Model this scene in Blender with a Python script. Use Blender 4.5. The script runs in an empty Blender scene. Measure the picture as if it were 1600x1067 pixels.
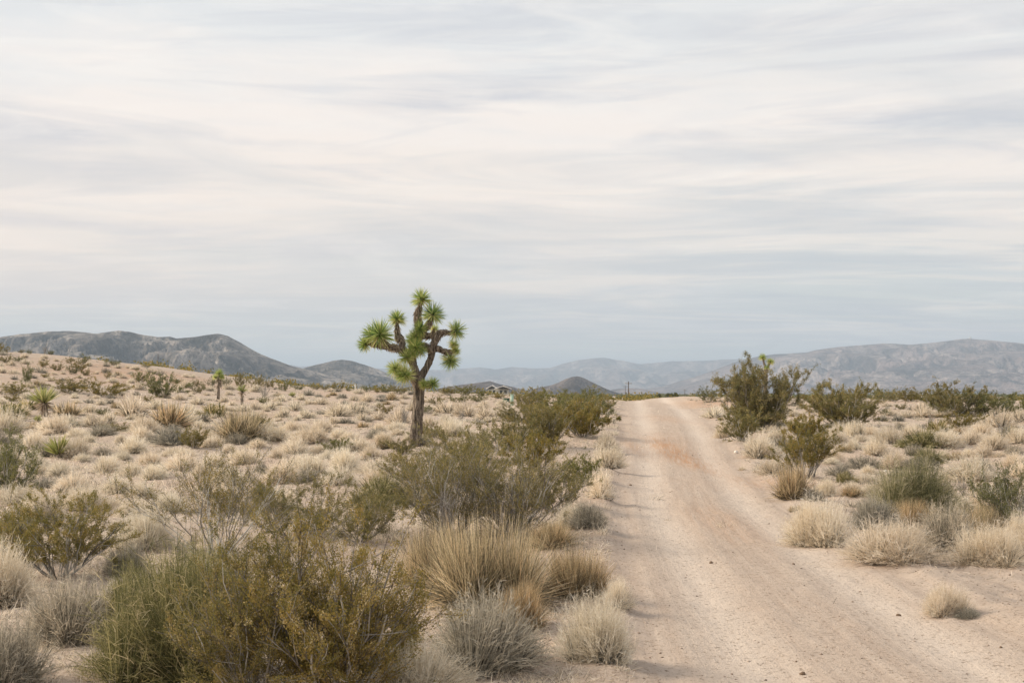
import bpy, math, random
import numpy as np
from mathutils import Vector

# ------------------------------------------------------------------ camera
F = 2222.0                      # focal length in photo pixels (photo 1600 x 1067)
CX, CY, HOR = 800.0, 533.5, 615.0
CAM_H = 1.8
S = bpy.context.scene
S.render.engine = 'CYCLES'
COL = S.collection
cam = bpy.data.cameras.new('camera')
cam_o = bpy.data.objects.new('camera', cam); COL.objects.link(cam_o)
PITCH = math.atan((HOR-CY)/F)
cam_o.location = (0, 0, CAM_H)
cam_o.rotation_euler = (math.pi/2+PITCH, 0, 0)
cam.sensor_width = 36.0
cam.lens = F/1600*36.0
cam.clip_start = 0.1
cam.clip_end = 60000
cam.dof.use_dof = True
cam.dof.focus_distance = 42.0
cam.dof.aperture_fstop = 20
S.camera = cam_o

# ------------------------------------------------------------------ view, world, sun
S.view_settings.view_transform = 'Standard'
S.view_settings.look = 'None'
S.view_settings.exposure = 0.0
S.view_settings.gamma = 1.0
S.view_settings.use_curve_mapping = False
SUN_EL, SUN_AZ = math.radians(33), math.radians(-76)     # azimuth measured from +Y towards +X
SKY_STRENGTH = 0.10

def srgb(r, g, b):
    f = lambda c: (c/255/12.92) if c/255 <= 0.04045 else ((c/255+0.055)/1.055)**2.4
    return (f(r), f(g), f(b), 1)

W = bpy.data.worlds.new('World'); S.world = W; W.use_nodes = True
nt = W.node_tree; N = nt.nodes; L = nt.links
N.clear()
def nd(nodes, t, **k):
    n = nodes.new(t)
    for a, b in k.items(): setattr(n, a, b)
    return n
def math_node(nodes, links, op, a, b=None, c=None, clamp=False):
    n = nodes.new('ShaderNodeMath'); n.operation = op; n.use_clamp = clamp
    for i, v in enumerate((a, b, c)):
        if v is None: continue
        if isinstance(v, (int, float)): n.inputs[i].default_value = v
        else: links.new(v, n.inputs[i])
    return n.outputs[0]
def ramp(nodes, links, fac, stops, interp='LINEAR'):
    n = nodes.new('ShaderNodeValToRGB'); n.color_ramp.interpolation = interp
    e = n.color_ramp.elements
    while len(e) < len(stops): e.new(0.5)
    for i, (p, c) in enumerate(stops):
        e[i].position = p
        e[i].color = c if isinstance(c, tuple) else (c, c, c, 1)
    links.new(fac, n.inputs[0])
    return n.outputs[0]
def mixc(nodes, links, fac, a, b, mode='MIX'):
    n = nodes.new('ShaderNodeMix'); n.data_type = 'RGBA'; n.blend_type = mode
    for s, v in ((n.inputs[0], fac), (n.inputs[6], a), (n.inputs[7], b)):
        if isinstance(v, (int, float)): s.default_value = v
        elif isinstance(v, tuple): s.default_value = v
        else: links.new(v, s)
    return n.outputs[2]
def noise(nodes, links, vec, scale, detail=4, rough=0.5, dist=0.0, dims='3D'):
    n = nodes.new('ShaderNodeTexNoise'); n.noise_dimensions = dims
    n.inputs['Scale'].default_value = scale; n.inputs['Detail'].default_value = detail
    n.inputs['Roughness'].default_value = rough; n.inputs['Distortion'].default_value = dist
    if vec is not None: links.new(vec, n.inputs['Vector'])
    return n.outputs[0]
def mapping(nodes, links, vec, scale, loc=(0, 0, 0), rot=(0, 0, 0)):
    n = nodes.new('ShaderNodeMapping'); n.inputs['Scale'].default_value = scale
    n.inputs['Location'].default_value = loc; n.inputs['Rotation'].default_value = rot
    links.new(vec, n.inputs['Vector']); return n.outputs[0]

sky = nd(N, 'ShaderNodeTexSky', sky_type='NISHITA', sun_disc=False)
sky.sun_elevation = SUN_EL; sky.sun_rotation = SUN_AZ; sky.altitude = 900
sky.air_density = 1.0; sky.dust_density = 2.0
tc = nd(N, 'ShaderNodeTexCoord')
sep = nd(N, 'ShaderNodeSeparateXYZ'); L.new(tc.outputs['Generated'], sep.inputs[0])
dz = sep.outputs[2]; dx = sep.outputs[0]
big = noise(N, L, mapping(N, L, tc.outputs['Generated'], (1.6, 1.6, 9), (3.1, .4, .2), (0, .10, 0)), 2.4, 5, .5, .5)
fine = noise(N, L, mapping(N, L, tc.outputs['Generated'], (2.6, 2.6, 17), (7.7, 1.4, 2.2), (0, -.08, 0)), 2.2, 6, .58, .9)
wob = math_node(N, L, 'MULTIPLY_ADD', big, 0.13, -0.065)
wob2 = math_node(N, L, 'MULTIPLY_ADD', fine, 0.07, -0.035)
zz = math_node(N, L, 'ADD', math_node(N, L, 'ADD', dz, wob), wob2)
# overcast deck by height above the horizon (0 .. 0.40 = 0 .. 23 degrees)
zs = math_node(N, L, 'MULTIPLY', zz, 2.5, clamp=True)
deck = ramp(N, L, zs, [(0.0, srgb(212, 212, 206)), (.13, srgb(206, 208, 205)), (.19, srgb(209, 210, 209)),
                       (.23, srgb(229, 222, 214)), (.32, srgb(242, 230, 219)), (.47, srgb(239, 230, 222)), (.60, srgb(220, 220, 219)), (.9, srgb(205, 207, 211))])
# broad lavender-grey patches
st = noise(N, L, mapping(N, L, tc.outputs['Generated'], (1.3, 1.3, 12), (1.3, 5.4, .9), (0, .05, 0)), 2.3, 7, .56, .7)
stm = ramp(N, L, st, [(.47, 0.0), (.64, 1.0)])
deck = mixc(N, L, math_node(N, L, 'MULTIPLY', stm, .85), deck, srgb(196, 197, 202))
wp = noise(N, L, mapping(N, L, tc.outputs['Generated'], (2.2, 2.2, 13), (4.4, 2.2, 6.1), (0, -.1, 0)), 3.2, 8, .6, 1.2)
deck = mixc(N, L, math_node(N, L, 'MULTIPLY', ramp(N, L, wp, [(.48, 0.0), (.66, 1.0)]), .35), deck, srgb(244, 238, 230))
dn = math_node(N, L, 'ADD', math_node(N, L, 'MAXIMUM', dz, 0.0), .055)
cv = nd(N, 'ShaderNodeCombineXYZ'); L.new(math_node(N, L, 'DIVIDE', dx, dn), cv.inputs[0]); L.new(math_node(N, L, 'DIVIDE', sep.outputs[1], dn), cv.inputs[1])
pl = noise(N, L, mapping(N, L, cv.outputs[0], (.46, .80, 1), (2.2, 4.7, 0), (0, 0, .16)), 1.0, 8, .57, 1.3)
plm = ramp(N, L, pl, [(.45, 0.0), (.62, 1.0)])
pl2 = noise(N, L, mapping(N, L, cv.outputs[0], (.40, .85, 1), (7.2, 1.7, 3), (0, 0, -.18)), 1.1, 8, .58, 1.4)
plm2 = ramp(N, L, pl2, [(.50, 0.0), (.66, 1.0)])
lowz = ramp(N, L, dz, [(.02, .0), (.045, 1.0), (.13, .9), (.24, .22)])
deck = mixc(N, L, math_node(N, L, 'MULTIPLY', math_node(N, L, 'MULTIPLY', plm2, lowz), .75), deck, srgb(236, 226, 216))
deck = mixc(N, L, math_node(N, L, 'MULTIPLY', math_node(N, L, 'MULTIPLY', plm, lowz), .72), deck, srgb(190, 194, 197))
# warm blush low in the west (left)
lowm = ramp(N, L, math_node(N, L, 'MULTIPLY', dz, 4), [(.1, .0), (.3, 1.0), (.9, 0.0)])
leftm = math_node(N, L, 'MULTIPLY_ADD', dx, -1.4, .25, clamp=True)
deck = mixc(N, L, math_node(N, L, 'MULTIPLY', math_node(N, L, 'MULTIPLY', lowm, leftm), .75), deck, srgb(244, 224, 208))
sc = nd(N, 'ShaderNodeVectorMath', operation='SCALE'); L.new(deck, sc.inputs[0]); sc.inputs['Scale'].default_value = 12.4
allsky = mixc(N, L, 0.95, sky.outputs[0], sc.outputs[0])
bg = nd(N, 'ShaderNodeBackground'); bg.inputs['Strength'].default_value = SKY_STRENGTH
L.new(allsky, bg.inputs[0])
wo = nd(N, 'ShaderNodeOutputWorld'); L.new(bg.outputs[0], wo.inputs[0])

sun = bpy.data.lights.new('sun', 'SUN'); sun.energy = 4.5; sun.angle = math.radians(28); sun.color = (1.0, .865, .69)
sun_o = bpy.data.objects.new('sun', sun); COL.objects.link(sun_o)
sd = Vector((math.cos(SUN_EL)*math.sin(SUN_AZ), math.cos(SUN_EL)*math.cos(SUN_AZ), math.sin(SUN_EL)))
sun_o.rotation_euler = sd.to_track_quat('Z', 'Y').to_euler()

# ------------------------------------------------------------------ helpers
rng = np.random.default_rng(7)
random.seed(7)

def tag(o, label=None, cat=None, group=None, kind=None):
    if label: o['label'] = label
    if cat: o['category'] = cat
    if group: o['group'] = group
    if kind: o['kind'] = kind
    return o

def make_mesh(name, verts, quads=None, tris=None, v=None, mat=None, smooth=False, attrs=None):
    me = bpy.data.meshes.new(name)
    verts = np.asarray(verts, dtype=np.float32)
    nq = 0 if quads is None else len(quads); ntri = 0 if tris is None else len(tris)
    loops = []
    if nq: loops.append(np.asarray(quads, dtype=np.int32).ravel())
    if ntri: loops.append(np.asarray(tris, dtype=np.int32).ravel())
    loops = np.concatenate(loops)
    me.vertices.add(len(verts)); me.vertices.foreach_set('co', verts.ravel())
    me.loops.add(len(loops)); me.loops.foreach_set('vertex_index', loops)
    me.polygons.add(nq+ntri)
    start = np.concatenate([np.arange(nq)*4, nq*4+np.arange(ntri)*3]).astype(np.int32)
    me.polygons.foreach_set('loop_start', start)
    if v is not None:
        a = me.attributes.new('v', 'FLOAT', 'POINT'); a.data.foreach_set('value', np.asarray(v, dtype=np.float32))
    if attrs:
        for k, arr in attrs.items():
            a = me.attributes.new(k, 'FLOAT', 'POINT'); a.data.foreach_set('value', np.asarray(arr, dtype=np.float32))
    me.update(calc_edges=True); me.validate()
    if smooth: me.polygons.foreach_set('use_smooth', np.ones(nq+ntri, dtype=bool))
    if mat: me.materials.append(mat)
    return me

def link(name, me, parent=None):
    o = bpy.data.objects.new(name, me); COL.objects.link(o)
    if parent is not None: o.parent = parent
    return o

class Geo:
    """collects vertices, quads and a per-vertex value for one mesh"""
    def __init__(s): s.V = []; s.Q = []; s.A = []; s.n = 0
    def add(s, V, Q, A):
        s.V.append(V); s.Q.append(Q+s.n); s.A.append(np.broadcast_to(A, len(V)).astype(float)); s.n += len(V)
    def mesh(s, name, mat, smooth=False):
        return make_mesh(name, np.concatenate(s.V), np.concatenate(s.Q), None, np.concatenate(s.A), mat, smooth)

def unit(a): return a/np.maximum(np.linalg.norm(a, axis=-1, keepdims=True), 1e-9)

def blades(P, T, w, bow=0.12, taper=.15, r=None, flat=False):
    """P base, T tip [n,3]; three-row ribbons"""
    r = r or rng
    n = len(P)
    d = T-P; Ln = np.linalg.norm(d, axis=1, keepdims=True)
    side = unit(np.cross(d, r.normal(size=(n, 3))))
    M = P+d*.55+np.array([0, 0, 1])*Ln*bow*r.uniform(.3, 1.3, (n, 1))
    w = np.broadcast_to(np.asarray(w, float), n)[:, None]
    V = np.stack([P-side*w/2, P+side*w/2, M-side*w*.42, M+side*w*.42, T-side*w*taper/2, T+side*w*taper/2], 1).reshape(-1, 3)
    b = (np.arange(n)*6)[:, None]
    Q = np.concatenate([b+[0, 1, 3, 2], b+[2, 3, 5, 4]])
    return V, Q

def cards(Cn, axis, l, w, r=None):
    r = r or rng
    n = len(Cn); axis = unit(axis)
    side = unit(np.cross(axis, r.normal(size=(n, 3))))
    l = np.broadcast_to(np.asarray(l, float), n)[:, None]; w = np.broadcast_to(np.asarray(w, float), n)[:, None]
    V = np.stack([Cn-axis*l/2, Cn+side*w/2, Cn+axis*l/2, Cn-side*w/2], 1).reshape(-1, 3)
    Q = (np.arange(n)*4)[:, None]+np.array([0, 1, 2, 3])
    return V, Q

def tubes(P, R, sides=4, jitter=0.0):
    """P [n,k,3] polylines, R [n,k] radii"""
    n, k, _ = P.shape
    T = np.gradient(P, axis=1); T = unit(T)
    ref = np.array([0.31, 0.87, 0.22]); 
    A = unit(np.cross(T, ref)); B = np.cross(T, A)
    ang = np.arange(sides)*2*math.pi/sides
    ring = P[:, :, None, :]+R[:, :, None, None]*(A[:, :, None, :]*np.cos(ang)[None, None, :, None]+B[:, :, None, :]*np.sin(ang)[None, None, :, None])
    V = ring.reshape(-1, 3)
    base = (np.arange(n)*k*sides)[:, None, None]+(np.arange(k-1)*sides)[None, :, None]
    j = np.arange(sides); j2 = (j+1) % sides
    q = np.stack([base+j, base+j2, base+sides+j2, base+sides+j], -1).reshape(-1, 4)
    return V, q

def boxes(G, lo, hi, a=.5):
    x0, y0, z0 = lo; x1, y1, z1 = hi
    V = np.array([[x0,y0,z0],[x1,y0,z0],[x1,y1,z0],[x0,y1,z0],[x0,y0,z1],[x1,y0,z1],[x1,y1,z1],[x0,y1,z1]], float)
    Q = np.array([[0,3,2,1],[4,5,6,7],[0,1,5,4],[1,2,6,5],[2,3,7,6],[3,0,4,7]])
    G.add(V, Q, a)

# value noise in numpy
_perm = np.random.default_rng(3).permutation(4096)
_vals = np.random.default_rng(4).uniform(-1, 1, 4096)
def vnoise(x, y, seed=0):
    x = np.asarray(x, float); y = np.asarray(y, float)
    xi = np.floor(x).astype(np.int64); yi = np.floor(y).astype(np.int64)
    fx = x-xi; fy = y-yi
    fx = fx*fx*fx*(fx*(fx*6-15)+10); fy = fy*fy*fy*(fy*(fy*6-15)+10)
    def h(a, b): return _vals[_perm[(_perm[(a+seed*131) & 4095]+b) & 4095]]
    return (h(xi, yi)*(1-fx)+h(xi+1, yi)*fx)*(1-fy)+(h(xi, yi+1)*(1-fx)+h(xi+1, yi+1)*fx)*fy
def fbm(x, y, octv=4, seed=0, gain=.5):
    s = 0; a = 1
    for i in range(octv):
        s = s+a*vnoise(x*2**i+17.3*i, y*2**i-9.1*i, seed+i); a *= gain
    return s
def ridged(x, y, octv=4, seed=0, gain=.5):
    s = 0; a = 1
    for i in range(octv):
        s = s+a*(1-2*np.abs(vnoise(x*2**i+7.3*i, y*2**i+3.1*i, seed+i))); a *= gain
    return s
def sstep(a, b, x):
    t = np.clip((x-a)/(b-a), 0, 1); return t*t*(3-2*t)

# ------------------------------------------------------------------ terrain
YC = 120.0
sky_px = np.array([-900, -400, -150, 0, 40, 100, 150, 200, 260, 320, 380, 450, 520, 640, 800, 900, 960, 1000, 1060, 1085, 1125, 1200, 1350, 1500, 1620, 2000, 2600])
sky_py = np.array([560, 545, 541, 548, 552, 558, 563, 570, 579, 589, 598, 603, 607, 612, 617, 623, 626, 629, 628, 619.5, 621, 624, 624, 628, 629, 624, 620])
cr_x = (sky_px-CX)/F*YC
cr_z = CAM_H+(HOR-sky_py)/F*YC
def crest(x): 
    return (np.interp(x-1.2, cr_x, cr_z)+np.interp(x+1.2, cr_x, cr_z)+np.interp(x, cr_x, cr_z))/3
PLAIN = -1.0
RY = np.array([-40, 0, 8.9, 20, 38, 68, 105, 150, 400])
RX = np.array([3.0, 2.35, 2.2, 2.65, 4.4, 7.35, 10.7, 14.5, 36])
RW = np.array([2.9, 2.9, 2.8, 2.5, 3.0, 4.3, 5.0, 5.0, 5.0])
def road_c(y):
    return (np.interp(y-3, RY, RX)+np.interp(y, RY, RX)+np.interp(y+3, RY, RX))/3
def road_w(y): return np.interp(y, RY, RW)
def hbase(x, y):
    x = np.asarray(x, float); y = np.asarray(y, float)
    yy = np.clip(y, 0, YC)/YC
    zc = crest(x)
    b = np.minimum(zc, 1.35); h = zc-b
    z = b*yy**1.3+h*yy**1.8
    t = sstep(YC+8, YC+190, y)
    z = z*(1-t)+PLAIN*t
    near = sstep(5, 25, y)*(1-sstep(150, 260, y))
    z = z+(.16*vnoise(x/9, y/11, 5)+.07*vnoise(x/2.7, y/3.3, 6))*near*(1-.6*sstep(90, 120, y))
    far = sstep(240, 600, y)
    z = z+far*.25*fbm(x/180, y/220, 3, 8)
    return z
def hfull(x, y):
    x = np.asarray(x, float); y = np.asarray(y, float)
    z = hbase(x, y)
    rc = road_c(y); w = road_w(y)
    u = (x-rc)/(w/2)
    act = (1-sstep(135, 160, y))
    inside = 1-sstep(.85, 1.15, np.abs(u))
    bump = .03*fbm(x/.6, y/.7, 4, 11, .62)+.012*fbm(x/.16, y/.2, 3, 12)
    z = z+bump*(1-.85*inside)*(1-sstep(60, 140, y))
    z = z-.03*inside*act
    z = z-.85*inside*.07*vnoise(x/2.7, y/3.3, 6)*sstep(5, 25, y)*(1-sstep(150, 260, y))*(1-.6*sstep(90, 120, y))
    z = z+.006*fbm(x/.13, y/.22, 3, 15, .7)*inside*(1-sstep(30, 50, y))
    for uc in (-.52, .5):
        du = u-uc+.06*vnoise(y/5, uc*7, 21)
        z = z+(-.028*np.exp(-(du/.19)**2)+.010*np.exp(-((np.abs(du)-.29)/.08)**2)*(1+.4*vnoise(x/.5, y/1.8, 16)))*act
    z = z+(.035+.018*vnoise(x/.9, y/3.5, 14))*np.exp(-((np.abs(u)-1.2)/.18)**2)*act
    z = z+.008*np.exp(-((u)/.2)**2)*act
    return z

def pix_dir(px, py):
    dx = (px-CX)/F; dzp = (CY-py)/F
    c, s = math.cos(PITCH), math.sin(PITCH)
    return np.array([dx, c-dzp*s, s+dzp*c])
_ys = np.concatenate([np.linspace(4, 60, 2500), np.linspace(60.05, 260, 3000)])
def at(px, py):
    """ground point seen at photo pixel"""
    d = pix_dir(px, py); d = d/d[1]
    z = CAM_H+d[2]*_ys
    g = hfull(d[0]*_ys, _ys)
    k = np.nonzero(z <= g)[0]
    if len(k) == 0:
        g2 = np.argmax((g-CAM_H)/_ys*1.0); y = _ys[g2]
        return np.array([d[0]*y, y, float(g[g2])])
    y = _ys[k[0]]
    return np.array([d[0]*y, y, float(hfull(d[0]*y, y))])
def at_dist(px, py, y):
    d = pix_dir(px, py); d = d/d[1]
    return np.array([d[0]*y, y, CAM_H+d[2]*y])
def to_pix(p):
    c, s = math.cos(PITCH), math.sin(PITCH)
    z = p[2]-CAM_H
    yc = p[1]*c+z*s; zc = -p[1]*s+z*c
    return CX+F*p[0]/yc, CY-F*zc/yc

# ------------------------------------------------------------------ materials
def new_mat(name):
    m = bpy.data.materials.new(name); m.use_nodes = True
    n = m.node_tree.nodes; l = m.node_tree.links; n.clear()
    out = nd(n, 'ShaderNodeOutputMaterial')
    b = nd(n, 'ShaderNodeBsdfPrincipled'); b.inputs['Roughness'].default_value = .85
    b.inputs['Specular IOR Level'].default_value = .25
    l.new(b.outputs[0], out.inputs[0])
    return m, n, l, b, out

def ground_mat():
    m, n, l, b, out = new_mat('desert_sand')
    geo = nd(n, 'ShaderNodeNewGeometry'); pos = geo.outputs['Position']
    at_r = nd(n, 'ShaderNodeAttribute', attribute_name='road').outputs['Fac']
    at_t = nd(n, 'ShaderNodeAttribute', attribute_name='rut').outputs['Fac']
    at_o = nd(n, 'ShaderNodeAttribute', attribute_name='rust').outputs['Fac']
    at_u = nd(n, 'ShaderNodeAttribute', attribute_name='lat').outputs['Fac']
    sp = nd(n, 'ShaderNodeSeparateXYZ'); l.new(pos, sp.inputs[0])
    big = noise(n, l, pos, .12, 4, .6)
    med = noise(n, l, pos, 1.1, 5, .65)
    gr = noise(n, l, pos, 14, 6, .75)
    peb = noise(n, l, pos, 55, 3, .7)
    c = ramp(n, l, med, [(.28, (.34, .255, .195, 1)), (.50, (.48, .375, .29, 1)), (.72, (.60, .495, .40, 1))])
    c = mixc(n, l, ramp(n, l, big, [(.45, 0.0), (.68, .7)]), c, (.55, .355, .235, 1))
    # reddish bare soil on the far hill
    c2 = mixc(n, l, ramp(n, l, gr, [(.36, 0.0), (.62, 1.0)]), (.34, .27, .215, 1), (.67, .58, .49, 1))
    c = mixc(n, l, .42, c, c2)
    # dark gravel and litter speckle off the road
    speck = ramp(n, l, peb, [(.38, 1.0), (.46, 0.0)])
    spm = math_node(n, l, 'MULTIPLY', speck, ramp(n, l, noise(n, l, pos, 2.2, 3, .6), [(.38, .05), (.62, .75)]))
    c = mixc(n, l, math_node(n, l, 'MULTIPLY', spm, math_node(n, l, 'MULTIPLY_ADD', at_r, -.75, 1.0)), c, (.24, .17, .12, 1))
    # road: packed paler dust with long streaks
    cu = nd(n, 'ShaderNodeCombineXYZ'); l.new(math_node(n, l, 'MULTIPLY', at_u, 9), cu.inputs[0]); l.new(math_node(n, l, 'MULTIPLY', sp.outputs[1], .22), cu.inputs[1])
    streak = noise(n, l, cu.outputs[0], 1.6, 6, .65, .3)
    rc = ramp(n, l, streak, [(.38, (.475, .375, .30, 1)), (.51, (.525, .425, .345, 1)), (.64, (.57, .47, .385, 1))])
    rc = mixc(n, l, ramp(n, l, gr, [(.42, 0.0), (.62, .6)]), rc, (.43, .345, .275, 1))
    rc = mixc(n, l, math_node(n, l, 'MULTIPLY', at_t, .75), rc, (.67, .575, .485, 1))
    rm = math_node(n, l, 'MULTIPLY', at_r, ramp(n, l, med, [(.2, .75), (.7, 1.0)]))
    c = mixc(n, l, rm, c, rc)
    om = math_node(n, l, 'MULTIPLY', at_o, ramp(n, l, noise(n, l, cu.outputs[0], 2.6, 4, .6), [(.32, .15), (.6, 1.0)]))
    c = mixc(n, l, math_node(n, l, 'MULTIPLY', om, .85), c, (.47, .275, .16, 1))
    l.new(c, b.inputs['Base Color'])
    crumb = noise(n, l, pos, 26, 4, .75)
    c = mixc(n, l, ramp(n, l, crumb, [(.38, .8), (.45, 0.0)]), c, (.25, .19, .14, 1))
    l.new(c, b.inputs['Base Color'])
    b.inputs['Roughness'].default_value = .95
    b.inputs['Specular IOR Level'].default_value = .1
    hsum = math_node(n, l, 'ADD', math_node(n, l, 'MULTIPLY', gr, .5), math_node(n, l, 'MULTIPLY', peb, .35))
    hsum = math_node(n, l, 'ADD', hsum, math_node(n, l, 'MULTIPLY', streak, .35))
    bp = nd(n, 'ShaderNodeBump'); bp.inputs['Strength'].default_value = .8; bp.inputs['Distance'].default_value = .05
    l.new(hsum, bp.inputs['Height']); l.new(bp.outputs[0], b.inputs['Normal'])
    return m

def leaf_mat(name, stops, trans=.25, var=.25, rough=.8):
    m, n, l, b, out = new_mat(name)
    v = nd(n, 'ShaderNodeAttribute', attribute_name='v').outputs['Fac']
    c = ramp(n, l, v, [(p, (r, g, bb, 1)) for p, (r, g, bb) in stops])
    oi = nd(n, 'ShaderNodeObjectInfo')
    hs = nd(n, 'ShaderNodeHueSaturation')
    l.new(math_node(n, l, 'MULTIPLY_ADD', oi.outputs['Random'], .012, .494), hs.inputs['Hue'])
    l.new(math_node(n, l, 'MULTIPLY_ADD', oi.outputs['Random'], -var*1.2, 1+var*.5), hs.inputs['Saturation'])
    l.new(math_node(n, l, 'MULTIPLY_ADD', math_node(n, l, 'FRACT', math_node(n, l, 'MULTIPLY', oi.outputs['Random'], 7.31)), var, 1-var/2), hs.inputs['Value'])
    l.new(c, hs.inputs['Color'])
    l.new(hs.outputs[0], b.inputs['Base Color']); b.inputs['Roughness'].default_value = rough
    tr = nd(n, 'ShaderNodeBsdfTranslucent'); l.new(hs.outputs[0], tr.inputs[0])
    mx = nd(n, 'ShaderNodeMixShader'); mx.inputs[0].default_value = trans
    l.new(b.outputs[0], mx.inputs[1]); l.new(tr.outputs[0], mx.inputs[2]); l.new(mx.outputs[0], out.inputs[0])
    return m

def plain_mat(name, col, rough=.8, nscale=8, namt=.25, bump=0.0, metal=0.0):
    m, n, l, b, out = new_mat(name)
    tcn = nd(n, 'ShaderNodeTexCoord').outputs['Object']
    f = noise(n, l, tcn, nscale, 5, .6)
    dark = tuple(c*(1-namt) for c in col)+(1,); light = tuple(min(1, c*(1+namt)) for c in col)+(1,)
    l.new(ramp(n, l, f, [(.3, dark), (.7, light)]), b.inputs['Base Color'])
    b.inputs['Roughness'].default_value = rough; b.inputs['Metallic'].default_value = metal
    if bump:
        bp = nd(n, 'ShaderNodeBump'); bp.inputs['Strength'].default_value = bump; bp.inputs['Distance'].default_value = .02
        l.new(f, bp.inputs['Height']); l.new(bp.outputs[0], b.inputs['Normal'])
    return m

def rock_mat(name, cols, scale):
    m, n, l, b, out = new_mat(name)
    geo = nd(n, 'ShaderNodeNewGeometry'); pos = geo.outputs['Position']
    a = noise(n, l, pos, scale, 8, .68)
    c = ramp(n, l, a, [(.40, cols[0]+(1,)), (.5, cols[1]+(1,)), (.60, cols[2]+(1,))])
    wash = noise(n, l, mapping(n, l, pos, (1, .5, 1)), scale*1.1, 9, .72, .8)
    c = mixc(n, l, ramp(n, l, wash, [(.50, 0.0), (.62, .95)]), c, cols[3]+(1,))
    dots = noise(n, l, pos, scale*7, 6, .85)
    c = mixc(n, l, ramp(n, l, dots, [(.42, .8), (.50, 0.0)]), c, cols[0]+(1,))
    l.new(c, b.inputs['Base Color']); b.inputs['Roughness'].default_value = 1; b.inputs['Specular IOR Level'].default_value = 0
    bp = nd(n, 'ShaderNodeBump'); bp.inputs['Strength'].default_value = 1; bp.inputs['Distance'].default_value = .45/scale
    l.new(math_node(n, l, 'ADD', a, math_node(n, l, 'MULTIPLY', dots, .10)), bp.inputs['Height']); l.new(bp.outputs[0], b.inputs['Normal'])
    return m

M = {}
M['sand'] = ground_mat()
M['straw'] = leaf_mat('pale_straw', [(0, (.065, .065, .052)), (.22, (.24, .225, .175)), (.34, (.58, .49, .36)), (.7, (.83, .735, .585)), (1, (.95, .885, .77))], .55, .14)  # darkest stop paints shade into the tuft bases
M['grass'] = leaf_mat('golden_straw', [(0, (.05, .045, .035)), (.10, (.11, .095, .065)), (.25, (.38, .31, .18)), (.4, (.66, .50, .29)), (.75, (.93, .76, .50)), (1, (.92, .62, .34))], .45, .14)  # lowest stops kept dark, painted shade for the thatch at the base
M['grey'] = leaf_mat('grey_twigs', [(0, (.055, .06, .05)), (.4, (.20, .19, .155)), (.75, (.48, .43, .34)), (1, (.72, .64, .51))], .3, .2)
M['green'] = leaf_mat('green_stems', [(0, (.08, .09, .04)), (.4, (.22, .21, .085)), (.75, (.42, .37, .17)), (1, (.72, .60, .38))], .4, .2)
M['creo'] = leaf_mat('olive_leaves', [(0, (.10, .105, .035)), (.35, (.205, .185, .06)), (.65, (.33, .27, .09)), (.85, (.44, .32, .12)), (1, (.66, .57, .34))], .4, .25)
M['creog'] = leaf_mat('green_leaves', [(0, (.08, .095, .035)), (.4, (.165, .17, .06)), (.8, (.29, .27, .09)), (1, (.48, .41, .2))], .4, .2)
M['stem'] = leaf_mat('grey_bark', [(0, (.08, .065, .055)), (.5, (.22, .20, .175)), (1, (.60, .57, .52))], 0, .2, .9)
M['yucca'] = leaf_mat('yucca_leaves', [(0, (.12, .15, .05)), (.4, (.27, .30, .10)), (.75, (.48, .47, .18)), (1, (.70, .62, .34))], .35, .08, .5)
M['josh'] = leaf_mat('joshua_leaves', [(0, (.07, .14, .05)), (.35, (.22, .34, .10)), (.7, (.50, .57, .18)), (1, (.88, .82, .42))], .5, .1, .5)
M['dead'] = leaf_mat('dead_leaves', [(0, (.20, .15, .11)), (.5, (.38, .31, .23)), (1, (.62, .52, .40))], .3, .15)
M['white'] = plain_mat('white_paint', (.75, .74, .70), .6, 3, .08)
M['roofd'] = plain_mat('dark_roof', (.10, .115, .12), .8, 3, .15)
M['cream'] = plain_mat('cream_wall', (.62, .60, .52), .8, 2, .1)
M['glass'] = plain_mat('window_glass', (.05, .06, .07), .15, 2, .1)
M['pole'] = plain_mat('weathered_pole', (.12, .09, .07), .9, 6, .3)
M['gbox'] = plain_mat('pale_green_paint', (.42, .56, .44), .5, 5, .08)
M['gbox2'] = plain_mat('dark_green_paint', (.07, .13, .08), .5, 5, .1)
M['stone'] = plain_mat('stone', (.30, .235, .18), .95, 18, .35, .6)
M['pale_stone'] = plain_mat('pale_stone', (.74, .68, .60), .9, 18, .15, .5)
M['dirt'] = plain_mat('dark_clod', (.20, .14, .095), 1, 22, .4, .6)

def bark_mat():
    m, n, l, b, out = new_mat('joshua_bark')
    tcn = nd(n, 'ShaderNodeTexCoord').outputs['Object']
    f = noise(n, l, mapping(n, l, tcn, (9, 9, 1.6)), 2.2, 7, .7, .6)
    g = noise(n, l, mapping(n, l, tcn, (5, 5, 9)), 3, 5, .7)
    c = ramp(n, l, f, [(.41, (.03, .022, .016, 1)), (.5, (.19, .145, .105, 1)), (.60, (.42, .35, .27, 1))])
    c = mixc(n, l, ramp(n, l, g, [(.4, 0.0), (.7, .5)]), c, (.26, .23, .19, 1))
    l.new(c, b.inputs['Base Color']); b.inputs['Roughness'].default_value = .95
    bp = nd(n, 'ShaderNodeBump'); bp.inputs['Strength'].default_value = 1; bp.inputs['Distance'].default_value = .08
    l.new(f, bp.inputs['Height']); l.new(bp.outputs[0], b.inputs['Normal'])
    return m
M['bark'] = bark_mat()

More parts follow.
